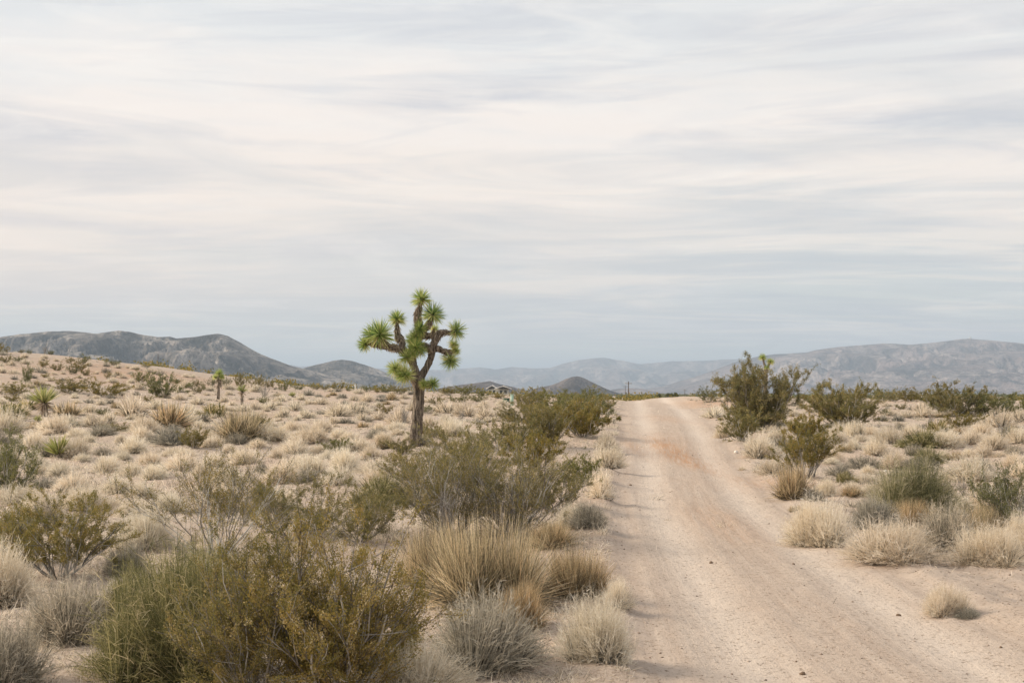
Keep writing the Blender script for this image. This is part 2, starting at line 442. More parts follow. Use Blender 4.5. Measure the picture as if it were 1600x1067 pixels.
# ------------------------------------------------------------------ ground and road: one grid, split into two sheets
def axis(lo_pts):
    return np.unique(np.concatenate(lo_pts))
def geom(a, b, s0, g):
    o = [a]; s = s0
    while o[-1] < b: o.append(o[-1]+s); s *= g
    o[-1] = b
    return np.array(o)
gy = axis([np.linspace(-60, 4, 30), np.arange(4, 24, .05), geom(24, 150, .055, 1.009), geom(150, 24000, 1.3, 1.045)])
gxp = axis([np.arange(0, 8, .05), geom(8, 60, .06, 1.025), geom(60, 16000, 1.5, 1.06)])
gx = np.unique(np.concatenate([-gxp, gxp]))
XX, YY = np.meshgrid(gx, gy)
ZZ = hfull(XX, YY)
rcx = road_c(YY); rwx = road_w(YY); UU = (XX-rcx)/(rwx/2)
edge = vnoise(XX/.5, YY/1.2, 31)*.12+vnoise(XX/.15, YY/.3, 32)*.05
roadm = (1-sstep(.88, 1.12, np.abs(UU)+edge))*(1-sstep(150, 170, YY))
# wider trampled verge on the right near the camera
verge = (1-sstep(6.2, 7.6, XX+edge*6))*sstep(2.2, 3.2, XX)*(1-sstep(13.5, 15.5, YY+edge*5))
roadm = np.maximum(roadm, verge*.62)
rut = np.zeros_like(UU)
for uc in (-.52, .5):
    rut = np.maximum(rut, np.exp(-((UU-uc+.05*vnoise(YY/4, uc*7, 21))/.2)**2))
rut *= (1-sstep(140, 160, YY))
def blob(cx, cy, rx, ry): return np.exp(-(((XX-cx)/rx)**2+((YY-cy)/ry)**2)**1.3)
rust = np.clip(blob(at(1058, 712)[0], at(1058, 712)[1], .42, 7)*.95+blob(at(1050, 690)[0], at(1050, 690)[1], .8, 9)*.3+blob(at(992, 700)[0], at(992, 700)[1], .28, 4)*.5+blob(at(1045, 655)[0], at(1045, 655)[1], 1.0, 9)*.35
       + blob(at(1130, 815)[0], at(1130, 815)[1], .45, 2.5)*.45+blob(at(1330, 800)[0]+1.0, at(1330, 760)[1], 2.0, 2.5)*.5
       + blob(at(200, 585)[0], at(200, 585)[1], 9, 12)*.75+blob(at(1100, 628)[0], at(1100, 628)[1], 2.5, 12)*.55, 0, 1)
ny, nx = XX.shape
idx = np.arange(ny*nx).reshape(ny, nx)
Q = np.stack([idx[:-1, :-1], idx[:-1, 1:], idx[1:, 1:], idx[1:, :-1]], -1)
yc = (YY[:-1, :-1]+YY[1:, 1:])/2; xc = (XX[:-1, :-1]+XX[1:, 1:])/2
fm = (np.abs((xc-road_c(yc))/(road_w(yc)/2)) < 1.02) & (yc > -38) & (yc < 150)
Vall = np.stack([XX, YY, ZZ], -1).reshape(-1, 3)
def sub(q):
    used, inv = np.unique(q.ravel(), return_inverse=True)
    at_ = {k: a.ravel()[used] for k, a in (('road', roadm), ('rut', rut), ('rust', rust), ('lat', UU.clip(-3, 3)))}
    return Vall[used], inv.reshape(-1, 4), at_
for nm, msk in (('ground', ~fm), ('dirt_road', fm)):
    V_, Q_, A_ = sub(Q[msk])
    o = link(nm, make_mesh(nm, V_, Q_, None, None, M['sand'], True, A_)); tag(o, kind='structure')
    tag(o, label='pale sandy dirt road with wheel ruts and rusty patches' if nm == 'dirt_road' else 'sandy desert ground rising to a low hill on the left')

# ------------------------------------------------------------------ mountains
def mountains(name, pts, D, depth, mat, label, nx=420, ny=90, lam=420, amp=.5, seed=1, base=-8, back=.35, rough=.01):
    pts = np.array(pts, float)
    mx = (pts[:, 0]-CX)/F*D; mz = CAM_H+(HOR-pts[:, 1])/F*D
    xs = np.linspace(mx[0], mx[-1], nx)
    ts = np.concatenate([np.linspace(-back, 0, 14)[:-1], np.linspace(0, 1, ny)])       # 0 at the ridge, 1 at the foot
    X, T = np.meshgrid(xs, ts)
    Y = D-T*depth
    warp = lam*.35*fbm(X/lam/1.5, Y/lam/1.5, 3, seed+40)*np.clip(T, 0, 1)
    top = np.interp(X+warp, mx, mz)
    rz = ridged(X/lam, Y/lam/2.2, 6, seed, .62)*.5
    shape = np.where(T >= 0, (1-np.clip(T, 0, 1))**1.25, 1+T/back*.9*(-T/back))
    tt = np.clip(T, 0, 1)
    mod = 1+amp*(rz-.55)*np.clip(tt*5, 0, 1)*(1-tt*.3)
    Z = base+(top-base)*shape*np.clip(mod, .1, 1.0+tt*.3)
    Z += (top-base)*rough*3*fbm(X/lam*4, Y/lam*4, 4, seed+60, .65)*(.12+tt)
    # low nose at both ends so the range sinks into the plain
    idx = np.arange(X.size).reshape(X.shape)
    q = np.stack([idx[:-1, :-1], idx[1:, :-1], idx[1:, 1:], idx[:-1, 1:]], -1).reshape(-1, 4)
    me = make_mesh(name, np.stack([X, Y, Z], -1).reshape(-1, 3), q, None, None, mat, True)
    o = link(name, me); tag(o, label=label, kind='structure'); return o
mr1 = rock_mat('dark_rock', ((.06, .06, .055), (.17, .15, .135), (.36, .31, .27), (.62, .54, .47)), .007)
mr2 = rock_mat('pink_rock', ((.07, .06, .06), (.22, .17, .16), (.38, .29, .265), (.56, .46, .41)), .0032)
mr3 = rock_mat('brown_rock', ((.07, .06, .055), (.13, .11, .10), (.20, .16, .14), (.27, .22, .2)), .008)
mountains('hills', [(-500, 560), (-300, 540), (-120, 533), (0, 527), (30, 522), (75, 518), (110, 517.5), (150, 521), (185, 516), (200, 518), (215, 522), (245, 527), (265, 526.5), (275, 529), (310, 526), (325, 523), (340, 521), (352, 524), (365, 531), (385, 543), (400, 551), (430, 563), (455, 572), (475, 576), (505, 584), (560, 600), (610, 612), (680, 620)],
          3600, 1300, mr1, 'grey rocky mountain rising behind the sandy hill on the left', nx=700, ny=150, lam=150, amp=1.0, seed=2)
mountains('hills', [(400, 616), (440, 590), (468, 577), (490, 571), (505, 567.5), (520, 563.5), (535, 562), (550, 564), (570, 570), (590, 577), (620, 589), (650, 600), (690, 609), (740, 618)],
          4300, 1000, mr1, 'smaller grey peak between the left mountain and the Joshua tree', nx=400, ny=130, lam=150, amp=1.0, seed=5)
mountains('hills', [(300, 585), (430, 571), (455, 570), (470, 573), (500, 571), (560, 574), (640, 578), (690, 578), (720, 576), (750, 574), (775, 577), (800, 573), (830, 575.5), (860, 575), (880, 568), (905, 562), (925, 560), (945, 559), (975, 564), (1000, 569), (1050, 564.5), (1100, 563.5), (1135, 561.5), (1180, 560), (1260, 556), (1400, 552), (1700, 556), (2000, 566)],
          15000, 4200, mr2, 'faint blue mountain chain along the middle of the horizon', nx=700, ny=120, lam=600, amp=.9, seed=9, base=-30)
mountains('hills', [(980, 612), (1040, 603), (1100, 585), (1150, 566), (1180, 558), (1210, 553.5), (1240, 552), (1262, 550.5), (1275, 547), (1300, 543.5), (1340, 539.5), (1380, 536.5), (1400, 537), (1420, 538.5), (1450, 536.5), (1475, 533), (1500, 530), (1515, 529), (1540, 531), (1570, 534), (1600, 537), (1700, 545), (1850, 560), (2050, 590)],
          9500, 3600, mr2, 'broad pinkish blue mountain ridge filling the right horizon', nx=700, ny=150, lam=480, amp=1.0, seed=13, base=-20)
mountains('hills', [(640, 618), (690, 606), (715, 602), (740, 599), (766, 595.5), (780, 600), (795, 603), (815, 608), (840, 614)],
          2900, 500, mr3, 'low brown hill behind the white house', nx=160, ny=50, lam=90, amp=1.0, rough=.02, seed=17)
mountains('hills', [(800, 617), (835, 607), (860, 602), (872, 598), (884, 592), (893, 589), (903, 588), (912, 590.5), (925, 597), (940, 604), (955, 611), (975, 618)],
          3300, 500, mr3, 'small dark cone hill above the bushes beside the road', nx=160, ny=50, lam=90, amp=1.0, rough=.02, seed=19)
mountains('hills', [(930, 616), (960, 608), (985, 606.5), (1003, 607), (1020, 611), (1050, 616)],
          6500, 700, mr2, 'pale low hill behind the utility pole', nx=100, ny=40, lam=260, amp=.4, seed=23)

# ------------------------------------------------------------------ plant meshes
def tuft_mesh(name, mat, n, bw, seed, lumps=5, asp=.55, upright=.0, grn_shade=.22, fuzz=2, vlo=.34, rag=.25):
    """a dome of fine dry stems: 1 wide, asp high"""
    r = np.random.default_rng(seed); G = Geo()
    for k in range(lumps):
        a = r.uniform(0, 6.28); d = 0 if k == 0 else r.uniform(.10, .27)
        c = np.array([math.cos(a)*d, math.sin(a)*d, 0]); R = .32 if k == 0 else r.uniform(.13, .29)
        H = asp*(r.uniform(.85, 1) if k == 0 else r.uniform(.4, 1.0))
        m = int(n*(R/.34)**2/(1+.45*(lumps-1)))
        ph = r.uniform(0, 6.28, m); ct = r.uniform(.02, 1, m)**(1-upright*.6); st = np.sqrt(1-ct**2)
        ra = R*(1+.16*np.sin(ph*3+a)+.1*np.sin(ph*7+2*a))*r.uniform(1-rag, 1.12, m)
        T = c+np.stack([st*np.cos(ph)*ra*1.35, st*np.sin(ph)*ra*1.35, ct*H*r.uniform(.74, 1.06, m)], 1)
        P = c+np.stack([np.cos(ph)*st*ra*.32, np.sin(ph)*st*ra*.32, np.zeros(m)], 1)
        P[:, :2] += r.normal(0, .02, (m, 2))
        g = r.uniform(0, 1, m) < grn_shade  # short grey-green inner blades, darkened to stand in for shade under the tuft
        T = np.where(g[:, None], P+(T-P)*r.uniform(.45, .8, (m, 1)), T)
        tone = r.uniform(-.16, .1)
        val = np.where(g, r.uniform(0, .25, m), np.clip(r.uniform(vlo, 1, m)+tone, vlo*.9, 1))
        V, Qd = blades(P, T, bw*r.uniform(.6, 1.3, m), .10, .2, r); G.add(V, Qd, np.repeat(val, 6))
        if fuzz:
            f = np.repeat(T[~g], fuzz, 0); fv = np.repeat(val[~g], fuzz)
            start = f+(np.repeat(P[~g], fuzz, 0)-f)*r.uniform(0.02, .45, (len(f), 1))
            out = unit(f-c)*.5+r.normal(0, .6, f.shape); out[:, 2] = np.abs(out[:, 2])*.8
            e = start+unit(out)*r.uniform(.03, .085, (len(f), 1))
            V, Qd = blades(start, e, bw*.75, .05, .3, r); G.add(V, Qd, np.repeat(np.clip(fv+.08, 0, 1), 6))
    return G.mesh(name, mat)

def grass_mesh(name, mat, n, bw, seed, clumps=9, asp=.6, lean=.5):
    """bunchgrass: arching blades out of several crowns: 1 wide, asp high"""
    r = np.random.default_rng(seed); G = Geo()
    for k in range(clumps):
        a = r.uniform(0, 6.28); d = 0 if k == 0 else r.uniform(.05, .30)
        c = np.array([math.cos(a)*d, math.sin(a)*d, 0])
        m = n//clumps; ph = r.uniform(0, 6.28, m); sp = np.abs(r.normal(0, lean, m)).clip(0, 1.35)
        Ln = asp*r.uniform(.38, 1.05, m)*(1-.45*d)
        d0 = np.stack([np.cos(ph)*np.sin(sp)+math.cos(a)*d*.9, np.sin(ph)*np.sin(sp)+math.sin(a)*d*.9, np.cos(sp)+.2], 1); d0 = unit(d0)
        P = c+np.concatenate([r.normal(0, .035, (m, 2)), np.zeros((m, 1))], 1)
        K = 4; t = np.linspace(0, 1, K)
        droop = r.uniform(.02, .75, m)*np.sin(sp)
        pts = P[:, None]+d0[:, None]*(Ln[:, None]*t)[..., None]
        pts[:, :, 2] -= droop[:, None]*t**2*Ln[:, None]
        pts[:, :, 2] = np.maximum(pts[:, :, 2], .01)
        side = unit(np.cross(d0, r.normal(size=(m, 3))))
        w = bw*r.uniform(.6, 1.3, m)[:, None]*np.array([1, .9, .65, .2])
        V = np.stack([pts-side[:, None]*w[..., None]/2, pts+side[:, None]*w[..., None]/2], 2).reshape(-1, 3)
        b = (np.arange(m)*K*2)[:, None, None]+(np.arange(K-1)*2)[None, :, None]
        Qd = (b+np.array([0, 1, 3, 2])).reshape(-1, 4)
        pts[:, 2:] += r.normal(0, .02, (m, 2, 3))*Ln[:, None, None]*2
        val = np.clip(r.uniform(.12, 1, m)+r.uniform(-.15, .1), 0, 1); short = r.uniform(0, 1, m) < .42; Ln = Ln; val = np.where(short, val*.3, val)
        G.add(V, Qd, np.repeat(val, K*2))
        # dead thatch low in the clump, coloured dark to imitate shade in its hollow
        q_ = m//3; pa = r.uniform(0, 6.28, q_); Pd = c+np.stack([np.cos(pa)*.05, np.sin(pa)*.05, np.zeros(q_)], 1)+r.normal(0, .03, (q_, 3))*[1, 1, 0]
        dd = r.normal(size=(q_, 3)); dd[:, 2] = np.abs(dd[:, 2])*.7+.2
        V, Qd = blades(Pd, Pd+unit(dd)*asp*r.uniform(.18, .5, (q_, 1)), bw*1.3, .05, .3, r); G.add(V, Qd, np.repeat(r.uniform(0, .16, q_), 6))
    return G.mesh(name, mat)

def grow(r, P, par_i, par_t, length, spread, up, K=4, wig=.06):
    """child curves from parent curves P [n,k,3]"""
    k = P.shape[1]
    f = par_t*(k-1); i0 = np.clip(np.floor(f).astype(int), 0, k-2); fr = (f-i0)[:, None]
    A = P[par_i, i0]; B = P[par_i, i0+1]
    s = A+(B-A)*fr; d = unit(B-A)
    d = unit(d+r.normal(0, spread, d.shape)+np.array([0, 0, up]))
    t = np.linspace(0, 1, K)
    C = s[:, None]+d[:, None]*(length[:, None]*t)[..., None]
    C[:, 1:] += np.cumsum(r.normal(0, wig, (len(s), K-1, 3)), 1)*length[:, None, None]*.6
    C[:, :, 2] += (t**2)[None]*length[:, None]*.12
    return C

def creosote_meshes(w, h, leaf, nleaf, seed, nst=18, mat='creo', sides=4, lean=0.0, low=.25, stem_r=.011, dens=1.0, warm=0.0):
    """stems and foliage of an open many-stemmed bush, w wide and h high (metres)"""
    r = np.random.default_rng(seed)
    K = 6; t = np.linspace(0, 1, K)
    ph = r.uniform(0, 6.28, nst)+np.arange(nst)*6.28/nst
    rad = r.uniform(.12, 1, nst)**.7*w*.42
    hh = h*(.60+.34*r.uniform(0, 1, nst))*(1-.30*(rad/(w*.4))**2)
    P0 = np.stack([np.cos(ph)*w*.035, np.sin(ph)*w*.035, np.full(nst, -.02)], 1)
    P = np.zeros((nst, K, 3))
    P[:, :, 0] = P0[:, None, 0]+(np.cos(ph)*rad)[:, None]*t**.85+lean*h*t
    P[:, :, 1] = P0[:, None, 1]+(np.sin(ph)*rad)[:, None]*t**.85
    P[:, :, 2] = hh[:, None]*t**1.12
    P[:, 1:] += np.cumsum(r.normal(0, .022, (nst, K-1, 3)), 1)*h
    P[:, :, 2] = np.maximum(P[:, :, 2], -.02)
    n2 = 7; i2 = np.repeat(np.arange(nst), n2); t2 = r.uniform(low, .98, len(i2))
    C2 = grow(r, P, i2, t2, h*r.uniform(.16, .42, len(i2)), .55, .16)
    n3 = 5; i3 = np.repeat(np.arange(len(C2)), n3); t3 = r.uniform(.25, 1, len(i3))
    C3 = grow(r, C2, i3, t3, h*r.uniform(.05, .16, len(i3)), .5, .25, 3)
    tip = C3.reshape(-1, 3)
    fx = w/2/np.percentile(np.abs(tip[:, :2]-[lean*h*.5, 0]).max(1), 93); fz = h*.97/np.percentile(tip[:, 2], 99)
    for A_ in (P, C2, C3): A_ *= np.array([fx, fx, fz])
    G = Geo()
    sr = stem_r*max(.5, h)
    V, q = tubes(P, sr*np.linspace(1, .4, K)[None]*r.uniform(.6, 1.2, (nst, 1)), max(4, sides)); G.add(V, q, np.repeat(r.uniform(.3, 1, nst), K*max(4, sides)))
    V, q = tubes(C2, sr*.36*np.linspace(1, .4, 4)[None]*np.ones((len(C2), 1)), 3); G.add(V, q, np.repeat(r.uniform(.1, .9, len(C2)), 12))
    V, q = tubes(C3, sr*.19*np.linspace(1, .5, 3)[None]*np.ones((len(C3), 1)), 3); G.add(V, q, np.repeat(r.uniform(.0, .7, len(C3)), 9))
    stems = G.mesh('creosote_stems', M['stem'])
    # foliage in sprays along the twigs, some twigs nearly bare
    wt = r.uniform(0, 1, len(C3))**1.2+.05; wt /= wt.sum()
    ii = r.choice(len(C3), int(nleaf*dens), p=wt)
    tt = r.uniform(.1, 1.08, len(ii))[:, None]
    c = C3[ii, 0]+(C3[ii, 2]-C3[ii, 0])*tt+r.normal(0, .016*h**.5, (len(ii), 3))*(.5+leaf*20)
    ax = unit(C3[ii, 2]-C3[ii, 0])+r.normal(0, .55, c.shape)
    V, q = cards(c, ax, leaf*r.uniform(.6, 1.5, len(ii)), leaf*.5*r.uniform(.6, 1.3, len(ii)), r)
    tw = r.uniform(0, 1, len(C3))
    val = np.clip(.45*tw[ii]+.5*r.uniform(0, 1, len(ii))+warm, 0, 1)
    G2 = Geo(); G2.add(V, q, np.repeat(val, 4))
    return stems, G2.mesh('creosote_foliage', M[mat])

def twig_mesh(name, w, h, seed, nst=14, mat='stem', sr=.008):
    r = np.random.default_rng(seed); K = 5; t = np.linspace(0, 1, K)
    ph = r.uniform(0, 6.28, nst); rad = r.uniform(.1, 1, nst)*w*.42; hh = h*r.uniform(.5, 1, nst)
    P = np.zeros((nst, K, 3)); P[:, :, 0] = (np.cos(ph)*rad)[:, None]*t; P[:, :, 1] = (np.sin(ph)*rad)[:, None]*t; P[:, :, 2] = hh[:, None]*t
    P[:, 1:] += np.cumsum(r.normal(0, .04, (nst, K-1, 3)), 1)*h
    i2 = np.repeat(np.arange(nst), 6); C2 = grow(r, P, i2, r.uniform(.2, 1, len(i2)), h*r.uniform(.1, .4, len(i2)), .5, .1)
    i3 = np.repeat(np.arange(len(C2)), 5); C3 = grow(r, C2, i3, r.uniform(.2, 1, len(i3)), h*r.uniform(.05, .15, len(i3)), .6, .1, 3)
    G = Geo()
    for C, s, k in ((P, 1, K), (C2, .55, 4), (C3, .32, 3)):
        V, q = tubes(C, sr*s*np.linspace(1, .5, k)[None]*np.ones((len(C), 1)), 3); G.add(V, q, np.repeat(r.uniform(.2, 1, len(C)), k*3))
    return G.mesh(name, M[mat])

def rosette_mesh(name, mat, n, seed, R=1.0, bw=.05, down=.35, hemi=0.0, vlo=0, vhi=.85, curve=.0):
    """stiff pointed leaves bursting from one point, axis +Z"""
    r = np.random.default_rng(seed)
    ct = r.uniform(-down, 1, n); ph = r.uniform(0, 6.28, n); st = np.sqrt(1-ct**2)
    d = np.stack([st*np.cos(ph), st*np.sin(ph), ct+hemi], 1); d = unit(d)
    Ln = R*r.uniform(.72, 1.04, n)
    P = d*R*.06
    T = d*Ln[:, None]; T[:, 2] -= curve*st*Ln
    V, q = blades(P, T, bw*r.uniform(.8, 1.2, n), .0, .06, r)
    val = np.clip(r.uniform(vlo, vhi, n)+np.where(ct < -.1, .25, 0), 0, 1)
    # widest a third of the way out
    G = Geo(); G.add(V, q, np.repeat(val, 6)); return G.mesh(name, mat)

# ------------------------------------------------------------------ placing
MARKS = []           # landmarks (px, py, phrase)
PLANTS = []          # footprints in the photo (px, py, w, h)
def thing(name, p, label, cat, group=None):
    o = bpy.data.objects.new(name, None); COL.objects.link(o); o.location = p; o.empty_display_size = .2
    return tag(o, label, cat, group)

tuft = {}
tuft['near'] = [tuft_mesh('tuft_near', M['straw'], 4200, .0042, 100+i, 7, .52, grn_shade=.38) for i in range(5)]
tuft['mid'] = [tuft_mesh('tuft_mid', M['straw'], 1700, .008, 120+i, 4+i % 3, .54, fuzz=2, grn_shade=.38) for i in range(6)]
tuft['far'] = [tuft_mesh('tuft_far', M['straw'], 560, .017, 140+i, 3+i % 3, .54, fuzz=1, grn_shade=.36) for i in range(6)]
greyt = {}
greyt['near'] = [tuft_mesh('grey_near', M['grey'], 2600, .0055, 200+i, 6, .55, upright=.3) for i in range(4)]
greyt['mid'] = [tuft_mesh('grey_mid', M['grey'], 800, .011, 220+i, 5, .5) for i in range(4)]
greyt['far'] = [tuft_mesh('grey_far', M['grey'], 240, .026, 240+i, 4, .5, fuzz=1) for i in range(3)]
grass = {}
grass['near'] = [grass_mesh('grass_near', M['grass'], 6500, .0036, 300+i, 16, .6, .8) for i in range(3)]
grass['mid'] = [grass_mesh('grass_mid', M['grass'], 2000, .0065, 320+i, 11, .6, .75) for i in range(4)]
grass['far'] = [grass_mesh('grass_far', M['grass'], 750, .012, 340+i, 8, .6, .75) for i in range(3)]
greenb = {}
greenb['near'] = [tuft_mesh('green_near', M['green'], 6500, .0036, 400+i, 13, .72, upright=.15, grn_shade=.2, vlo=.02, fuzz=3, rag=.5) for i in range(2)]
greenb['mid'] = [tuft_mesh('green_mid', M['green'], 1400, .012, 420+i, 5, .6, upright=.4, grn_shade=.1, vlo=.05) for i in range(3)]
greenb['far'] = [tuft_mesh('green_far', M['green'], 350, .028, 440+i, 4, .6, upright=.3, grn_shade=.1, fuzz=1, vlo=.05) for i in range(3)]
ASP = {}
for dct, a in ((tuft, .52), (greyt, .53), (grass, .58), (greenb, .66)):
    for k in dct:
        for me in dct[k]: 
            co = np.zeros(len(me.vertices)*3, np.float32); me.vertices.foreach_get('co', co); co = co.reshape(-1, 3)
            ASP[me.name] = (np.percentile(np.abs(co[:, :2]).max(1), 97)*2, np.percentile(co[:, 2], 99.3))
KINDS = {'T': (tuft, 'bursage_tuft', 'shrub', 'pale dry desert tufts'), 'D': (greyt, 'grey_shrub', 'shrub', 'grey twiggy low shrubs'),
         'G': (grass, 'bunchgrass', 'grass', 'clumps of golden dry grass'), 'N': (greenb, 'green_bush', 'bush', 'green rounded bushes')}
cnt = [0]
def put(kind, px, py, w, h, label=None, mark=None):
    dct, nm, cat, grp = KINDS[kind]
    p = at(px, py); Y = p[1]
    wm, hm = w*Y/F*1.2, h*Y/F*1.12
    lod = 'near' if Y < 19 else ('mid' if Y < 48 else 'far')
    cnt[0] += 1
    me = dct[lod][cnt[0] % len(dct[lod])]
    aw, ah = ASP[me.name]
    o = link(nm, me); p[2] -= .012
    p[1] += wm*.35; p[0] += wm*.35*(px-CX)/F; p[2] = float(hfull(p[0], p[1]))-.015
    o.location = p
    o.rotation_euler = (0, 0, random.uniform(0, 6.28))
    o.scale = (wm/aw, wm/aw, hm*1.02/ah)
    tag(o, label, cat, grp)
    o['_k'] = kind
    PLANTS.append((px, py-h/2, w, h, o, label is None, kind, Y))
    if mark: MARKS.append((px, py-h/2, mark))
    return o

CREO = {}
def creo_proto(cls):
    if cls not in CREO:
        i = len(CREO)
        a = {'mid': (1, .72, .024, 16000, 20), 'far': (1, .66, .034, 4600, 14), 'farb': (1, .8, .034, 4200, 12)}
        key = cls[:-1]; w, h, lf, nl, ns = a[key]
        CREO[cls] = (creosote_meshes(w, h, lf, nl, 500+i*7, ns, 'creo' if int(cls[-1]) % 4 else 'creog', 3, 0, .04, .009), w, h)
    return CREO[cls]
def creo(px, py, w, h, label=None, mark=None, hero=None, mat='creo', lean=0, low=.25, dens=1, nst=20, stem_r=.011, warm=0.0, name='creosote_bush'):
    p = at(px, py); Y = p[1]; wm, hm = w*Y/F, h*Y/F
    cnt[0] += 1
    root = thing(name, (0, 0, 0), label, 'bush', 'creosote bushes')
    if Y < 34 or hero:
        leaf = max(.0135, Y*.0009); nl = int((hero or 9000)*2.3)
        st, fo = creosote_meshes(wm, hm, leaf, nl, 900+cnt[0]*3, nst, mat, 4, lean, low, stem_r, dens, warm); sc_ = (1, 1, 1)
    else:
        cls = ('mid' if Y < 60 else ('farb' if h > w*.75 else 'far'))+str(cnt[0] % (4 if Y < 60 else 5))
        (st, fo), w0, h0 = creo_proto(cls); sc_ = (wm/w0, wm/w0, hm/h0)
    p[1] += wm*.2; p[2] = float(hfull(p[0], p[1]))-.02
    root.location = p; root.rotation_euler = (0, 0, 0 if lean else random.uniform(0, 6.28)); root.scale = sc_
    link('stems', st, root); link('foliage', fo, root)
    PLANTS.append((px, py-h/2, w, h, root, label is None, 'C', Y))
    if mark: MARKS.append((px, py-h/2, mark))
    return root
TW = [twig_mesh('bare_twigs', 1, .8, 700+i) for i in range(3)]
def twig(px, py, w, h, label=None, mark=None):
    p = at(px, py); Y = p[1]; wm, hm = w*Y/F, h*Y/F; cnt[0] += 1
    o = link('bare_shrub', TW[cnt[0] % 3]); p[2] -= .01; o.location = p; o.scale = (wm, wm, hm/.8); o.rotation_euler = (0, 0, random.uniform(0, 6.28))
    tag(o, label, 'shrub', 'bare leafless shrubs')
    PLANTS.append((px, py-h/2, w, h, o, label is None, 'W', Y))
    if mark: MARKS.append((px, py-h/2, mark))
    return o

# ------------------------------------------------------------------ the Joshua tree
def spline(pts, n):
    """Catmull-Rom through pts (with radius as 4th value)"""
    P = np.array(pts, float); P = np.vstack([2*P[0]-P[1], P, 2*P[-1]-P[-2]])
    out = []
    m = len(P)-3
    for i in range(m):
        for t in np.linspace(0, 1, n, endpoint=(i == m-1)):
            a, b_, c, d = P[i:i+4]
            out.append(.5*((2*b_)+(-a+c)*t+(2*a-5*b_+4*c-d)*t*t+(-a+3*b_-3*c+d)*t**3))
    return np.array(out)
def limb_mesh(name, pts, mat, sides=20, n=9, seed=0, furrow=.16):
    C = spline(pts, n); k = len(C)
    V, q = tubes(C[None, :, :3], C[None, :, 3], sides)
    V = V.reshape(k, sides, 3); c = C[:, None, :3]
    a = np.arange(sides)*2*math.pi/sides
    s = np.linspace(0, 1, k)*k*.25
    f = 1+furrow*np.sin(a*5+seed)[None]*.5+furrow*vnoise(s[:, None]*1.1+seed, (np.arange(sides) % sides)[None]*.9, seed)*1.2+furrow*.6*vnoise(s[:, None]*4, np.arange(sides)[None]*1.7, seed+4)
    V = c+(V-c)*f[..., None]
    # closed caps
    V2 = np.vstack([V.reshape(-1, 3), C[0, :3], C[-1, :3]]); nb = k*sides
    j = np.arange(sides); j2 = (j+1) % sides
    tris = np.concatenate([np.stack([np.full(sides, nb), j2, j], 1), np.stack([np.full(sides, nb+1), (k-1)*sides+j, (k-1)*sides+j2], 1)])
    return make_mesh(name, V2, q, tris, None, mat, True), C
def shag_mesh(name, C, t0, t1, n, ln, seed, bw=.03, flip=-1):
    """dead leaves lying back along a limb"""
    r = np.random.default_rng(seed); k = len(C)
    f = r.uniform(t0, t1, n)*(k-1.001); i = f.astype(int); fr = (f-i)[:, None]
    c = C[i]*(1-fr)+C[i+1]*fr; d = unit(C[i+1, :3]-C[i, :3])
    rd = unit(np.cross(d, r.normal(size=(n, 3))))
    P = c[:, :3]+rd*c[:, 3:4]*.85
    T = P+(rd*r.uniform(.25, .8, (n, 1))+d*flip*r.uniform(.5, 1, (n, 1))+np.array([0, 0, -.25]))*ln*r.uniform(.6, 1.2, (n, 1))
    V, q = blades(P, T, bw, 0, .1, r); G = Geo(); G.add(V, q, np.repeat(r.uniform(0, 1, n), 6)); return G.mesh(name, M['dead'])

def quat_dir(d): return Vector(d).to_track_quat('Z', 'Y')
JR = [rosette_mesh('joshua_rosette', M['josh'], 300, 800+i, 1.1, .05, .8, .12, .0, .9) for i in range(3)]
JRY = [rosette_mesh('joshua_rosette_yellow', M['josh'], 290, 810+i, 1.08, .052, .85, .1, .35, 1) for i in range(2)]

JC = [rosette_mesh('leaf_collar', M['dead'], 70, 870+i, 1.0, .09, 1, -1.0, .2, 1) for i in range(2)]
jb = at(651, 697)
JY = jb[1]; ms = JY/F               # metres per photo pixel at the tree
def jp(zx, zy, dy=0.0):
    """point of the tree from the enlarged crop (540..740 x 440..720, scale 3.81); dy in metres"""
    p = at_dist(540+zx/3.81, 440+zy/3.81, JY)
    return np.array([p[0]-jb[0], dy, p[2]-jb[2]])
joshua = thing('joshua_tree', jb, 'tall branching Joshua tree with spiky green rosettes standing alone left of the road', 'tree')
MARKS.append((650, 600, 'the tall Joshua tree'))
zr = 1/3.81*ms                      # one crop pixel in metres
def limb(name, pts, seed, n=8):
    P = [np.append(jp(x, y, d), r*zr*(.97 if name == 'trunk' else .84)) for x, y, d, r in pts]
    me, C = limb_mesh(name, P, M['bark'], 24, n, seed); link(name, me, joshua); return C
trunk = limb('trunk', [(408, 1010, 0, 42), (415, 960, 0, 37), (424, 860, 0, 33), (433, 740, 0, 31), (436, 660, 0, 31), (432, 600, 0, 36), (430, 560, 0, 34)], 1, 12)
cA = limb('branch', [(432, 610, 0, 30), (420, 545, -.05, 26), (402, 490, -.1, 24), (382, 440, -.12, 22), (352, 412, -.15, 24), (320, 402, -.2, 24), (280, 392, -.25, 22), (225, 385, -.3, 20), (170, 374, -.3, 14), (140, 374, -.3, 8)], 2)
cA2 = limb('branch', [(335, 408, -.2, 24), (335, 370, -.15, 25), (322, 335, -.1, 24), (309, 300, -.1, 17), (309, 240, -.1, 9)], 3)
cA3 = limb('branch', [(262, 392, -.25, 20), (235, 365, -.45, 18), (215, 325, -.5, 12)], 4)
cB = limb('branch', [(405, 490, -.05, 24), (396, 430, .1, 26), (402, 380, .2, 27), (425, 340, .2, 26), (440, 300, .15, 26), (433, 250, .1, 24), (427, 200, .1, 24), (436, 160, .1, 15), (449, 115, .1, 8)], 5)
cB2 = limb('branch', [(440, 310, .1, 20), (470, 285, .05, 20), (495, 250, 0, 18), (515, 212, 0, 10)], 6)
